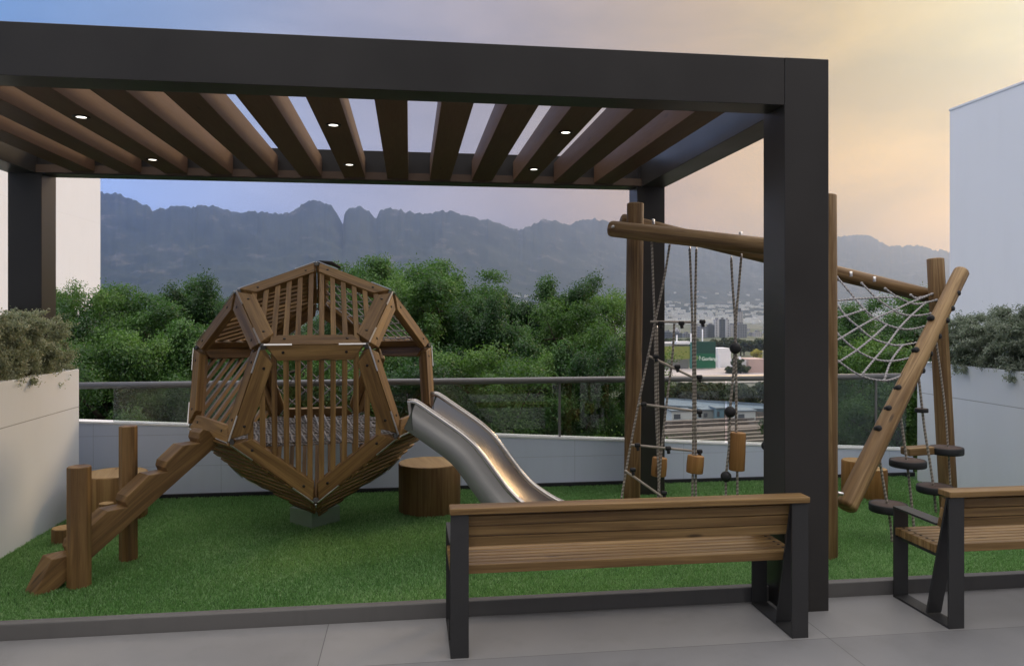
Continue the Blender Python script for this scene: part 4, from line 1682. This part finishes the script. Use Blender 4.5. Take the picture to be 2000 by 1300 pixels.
def text(s, x, y, size, m, dd, parent):
    cu = bpy.data.curves.new('lettering', 'FONT')
    cu.body = s
    cu.size = size
    cu.extrude = .05
    cu.offset = .06
    o = bpy.data.objects.new('lettering', cu)
    COL.objects.link(o)
    p = px(x, y, dd)
    o.location = (p.x, px(1340, 690, dd).y - .06, p.z)
    o.rotation_euler = (math.pi / 2, 0, 0)
    bpy.context.view_layer.update()
    dg = bpy.context.evaluated_depsgraph_get()
    me = bpy.data.meshes.new_from_object(o.evaluated_get(dg))
    mw = o.matrix_world.copy()
    bpy.data.objects.remove(o)
    me.materials.clear()
    me.materials.append(m)
    me.transform(mw)
    r = bpy.data.objects.new('lettering', me)
    COL.objects.link(r)
    r.parent = parent
    r.matrix_parent_inverse = parent.matrix_world.inverted()
    return r


text('Gorlang', 1371.8, 703.8, 2.7, M['signwhite'], DS - 3.1, sign)
p = px(1363.0, 699, DS - 3.2)
yy = px(1340, 690, DS - 3).y - .1
for cx, m_, sx in ((1362.8, M['signlime'], 1.0), (1368.3, M['signwhite'], .8)):
    p = px(cx, 699, DS - 3.2)
    MB().lathe((p.x, yy, p.z), [(0, .04), (.72 * sx, .04), (.72 * sx, -.02)], 14, (0, -1, 0)).build('emblem', m_, sign)
    MB().box((p.x - .25, yy - .04, p.z - 1.15), (p.x + .2, yy, p.z + 1.2)).build('emblem', m_, sign)
for x, yt in ((1349.5, 651), (1372, 643), (1322, 674 - 20)):
    p, q = px(x, yt, DS + 6), px(x, 690, DS + 6)
    o = MB().tube([(p.x, p.y, GZ), (p.x, p.y, p.z)], .35, 6).build('flagpole', M['white_top'])
    tag(o, {1349.5: 'thin white mast left of the green shop sign', 1372: 'thin white mast behind the green shop sign', 1322: 'short white mast at the left end of the shop roof'}[x], 'mast', 'white masts behind the shop')
# white gabled building and pink sheds to the right of the sign
M['pink'] = plain('pink_plaster', (.50, .37, .33), .8, 0, .12, .1)
M['window'] = plain('far_window', (.10, .11, .14), .3, 0, .2, .1)
a = px(1402, 680, 415)
wb = thing('building', 'small white building with grey window band right of the green sign', 'building', (a.x + 4, a.y, GZ))
gbox(1402, 1429, 680, 446, 12, M['white_top'], wb)
fbox(1411, 1426, 688, 698, 445, .5, M['window'], 'window', wb)
fbox(1410, 1428, 700, 703, 444.8, .5, M['window'], 'window', wb)
fbox(1408.5, 1412, 692, 719, 410, 2.0, M['white_top'], 'column', wb)
a = px(1440, 695, 405)
pb = thing('building', 'pink low building with white front right of the ball ropes in the valley', 'building', (a.x + 6, a.y, GZ))
gbox(1462, 1500, 701, 402, 14, M['pink'], pb)
gbox(1442, 1460, 703, 404, 10, M['white_top'], pb, 'annex')
fbox(1450, 1454, 697, 719, 402, 1, M['white_top'], 'column', pb)
fbox(1462, 1500, 706, 709, 401.4, .4, M['house'], 'trim', pb)
# car park slab and low roofs
tag(MB().box((px(1220, 719, 440).x, 330, GZ + .05), (px(1620, 719, 440).x, 425, GZ + .5)).build('road', plain('pale_road', (.42, .37, .35), .9, 0, .25, .05)), kind='structure')

# far trees, each its own
ft = None


def far_tree_proto(m, seed):
    root = bpy.data.objects.new('far_tree', None)
    COL.objects.link(root)
    rr = random.Random(seed)
    cl = [(rr.gauss(0, .9), rr.gauss(0, .9), 2.2 + rr.random() * 2.4, rr.uniform(.6, 1.1)) for i in range(16)]
    MB().tube([(0, 0, -1), (0, 0, 3)], .2, 6).build('trunk', M['bark'], root)
    leaf_cloud('crown', cl, 2600, .5, .3, m, root, np.random.default_rng(seed), .5, .6)
    return root


fp = [far_tree_proto(M['leaf_far'], 1), far_tree_proto(M['leaf_far'], 2)]
fused = set()
FT = []
rr = random.Random(12)
for i, x in enumerate(range(1292, 1500, 11)):                 # behind the shop
    FT.append((x + rr.uniform(-4, 4), 664 + rr.uniform(-4, 5), 520 + rr.uniform(-30, 60), 2.0, 'b'))
for i, x in enumerate(range(1300, 1500, 9)):                  # dark belt below the road
    FT.append((x + rr.uniform(-4, 4), 752 + rr.uniform(-7, 7) + (6 if x < 1325 else 0), 205 + rr.uniform(-14, 14), 1.5, 'f'))
for x, y in ((1440, 700), (1447, 712), (1428, 716), (1162, 705), (1180, 690), (1196, 712), (1208, 700)):
    FT.append((x, y, 400, 1.2, 'm'))
for i, (x, y, d, s, z) in enumerate(FT):
    tp = px(x, y, d)
    k = i % 2
    hgt = 4.9
    s2 = s * rr.uniform(.85, 1.2) * (d / 300) ** .3
    zb = tp.z - hgt * s2
    lb = {'b': 'dark green far tree in the belt behind the valley shop', 'f': 'dark green tree of the belt between the valley roofs and the pale road', 'm': 'small dark tree among the valley buildings'}[z]
    gp = {'b': 'trees behind the valley shop', 'f': 'trees between the valley roofs and the road', 'm': 'trees among the valley buildings'}[z]
    if k not in fused:
        fused.add(k)
        r = fp[k]
        r.location, r.scale = (tp.x, tp.y, zb), (s2, s2, s2)
        tag(r, lb, 'tree', gp)
    else:
        copy_tree(fp[k], (tp.x, tp.y, zb), (s2, s2, s2), rr.uniform(0, 6), lb, gp)
yt = far_tree_proto(M['leaf_yellow'], 5)
tp = px(1478, 684, 470)
yt.location, yt.scale = (tp.x, tp.y, tp.z - 4.9 * 1.6), (1.7, 1.7, 1.6)
tag(yt, 'yellow tree at the right of the valley trees', 'tree')

# valley shed roofs: long pale strips with dark gaps
M['roofblue'] = plain('blue_roof', (.24, .29, .36), .6, 0, .1, .1)
M['strip'] = plain('pale_strip', (.23, .185, .17), .8, 0, .3, .25)
M['shade'] = plain('shed_shade', (.020, .016, .016), .9, 0, .3, .2)  # near-black wall colour stands for shade between the roof rows
ZR = -17.0


def on_z(x, y, z):
    d = (EYE - z) * F / (y - HZ)
    return px(x, y, d)


br_ = on_z(1300, 785, ZR)
hall = thing('shed', 'long pale blue shed roof in front of the dark tree belt', 'shed', (br_.x, br_.y, GZ))
MB().prism([on_z(1225, 772, ZR + 1), on_z(1640, 796, ZR + 1), on_z(1640, 806, ZR), on_z(1225, 787, ZR)], (0, 0, -.5)).build('roof', M['roofblue'], hall)
w0, w1, w2_, w3 = on_z(1225, 787, ZR), on_z(1640, 806, ZR), on_z(1640, 800, ZR), on_z(1225, 780, ZR)
MB().prism([Vector((p.x, p.y, GZ)) for p in (w0, w1, w2_, w3)], (0, 0, ZR - GZ - .6)).build('wall', M['strip'], hall)


def shed_row(x0, y0, x1, y1, thick, i, lb):
    a, b = on_z(x0, y0, ZR), on_z(x1, y1, ZR)
    t = thing('shed', lb, 'shed', ((a.x + b.x) / 2, (a.y + b.y) / 2, GZ), 'low shed roofs in the valley')
    a2, b2 = on_z(x0, y0 + thick, ZR), on_z(x1, y1 + thick, ZR)
    MB().prism([a, b, b2, a2], (0, 0, -.35)).build('roof', M['strip'], t)
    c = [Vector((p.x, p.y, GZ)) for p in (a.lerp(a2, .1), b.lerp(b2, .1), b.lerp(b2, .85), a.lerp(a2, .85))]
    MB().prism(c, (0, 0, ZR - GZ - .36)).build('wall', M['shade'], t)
    n = 14
    pm = MB()
    for k in range(n if i == 2 else 5):
        p = a2.lerp(b2, (k + .5) / n)
        pm.box((p.x - .18, p.y - .25, GZ), (p.x + .18, p.y - .05, ZR - .37))
    pm.build('pillar', M['strip'], t)


nrow = 11
for i in range(nrow):
    k = i / (nrow - 1)
    w = 6.0 if i == 2 else 2.3 + .8 * k
    lb = 'widest pale shed roof in the valley, with pillars' if i == 2 else 'narrow brownish shed roof, row %s from the blue roof downwards' % ['one', 'two', 'three', 'four', 'five', 'six', 'seven', 'eight', 'nine', 'ten', 'eleven'][i]
    shed_row(1225, 824 + 82 * k, 1640, 806 + 66 * k, w, i, lb)
# white and blue cabins between the roofs
M['cabin_blue'] = plain('cabin_blue', (.20, .33, .42), .6, 0, .1, .2)
for x0, x1, yt_, yb_, dd, m1, lb in ((1298, 1318, 800, 822, 140, M['cabin_blue'], 'blue cabin with dark windows beside the valley roofs'), (1312, 1354, 803, 820, 136, M['white_top'], 'white cabin beside the blue cabin in the valley'),
                                     (1372, 1396, 801, 816, 139, M['storewall'], 'grey cabin in the middle of the valley roofs'), (1399, 1415, 798, 815, 138, M['cabin_blue'], 'blue cabin left of the middle black ball in the valley'), (1438, 1478, 803, 818, 137, M['white_top'], 'white cabin right of the middle black ball in the valley')):
    a, b = px(x0, yt_, dd), px(x1, yb_, dd)
    t = thing('cabin', lb, 'cabin', ((a.x + b.x) / 2, a.y, GZ), 'cabins among the valley roofs')
    MB().box((a.x, a.y, GZ), (b.x, a.y + 3, a.z)).build('wall', m1, t)
    MB().box((a.x - .2, a.y - .2, a.z + .005), (b.x + .2, a.y + 3.2, a.z + .2)).build('roof', M['roofblue'], t)
    w = b.x - a.x
    MB().box((a.x + w * .1, a.y - .06, b.z + .2), (a.x + w * .42, a.y - .01, a.z - .5)).build('window', M['window'], t)

# ------------------------------------------------------------------ haze
HD = 1.0
hz = MB().box((-7800, -60, GZ - 40), (7800, 9300, 960)).build('haze', None)
hm = bpy.data.materials.new('haze')
hm.use_nodes = True
nt = hm.node_tree
nt.nodes.remove(nt.nodes['Principled BSDF'])
pv = nt.nodes.new('ShaderNodeVolumePrincipled')
pv.inputs['Color'].default_value = (.43, .56, .86, 1)
pv.inputs['Density'].default_value = .00014 * HD
pv.inputs['Anisotropy'].default_value = .78
nt.links.new(pv.outputs[0], nt.nodes['Material Output'].inputs['Volume'])
hz.data.materials.append(hm)
tag(hz, kind='stuff')
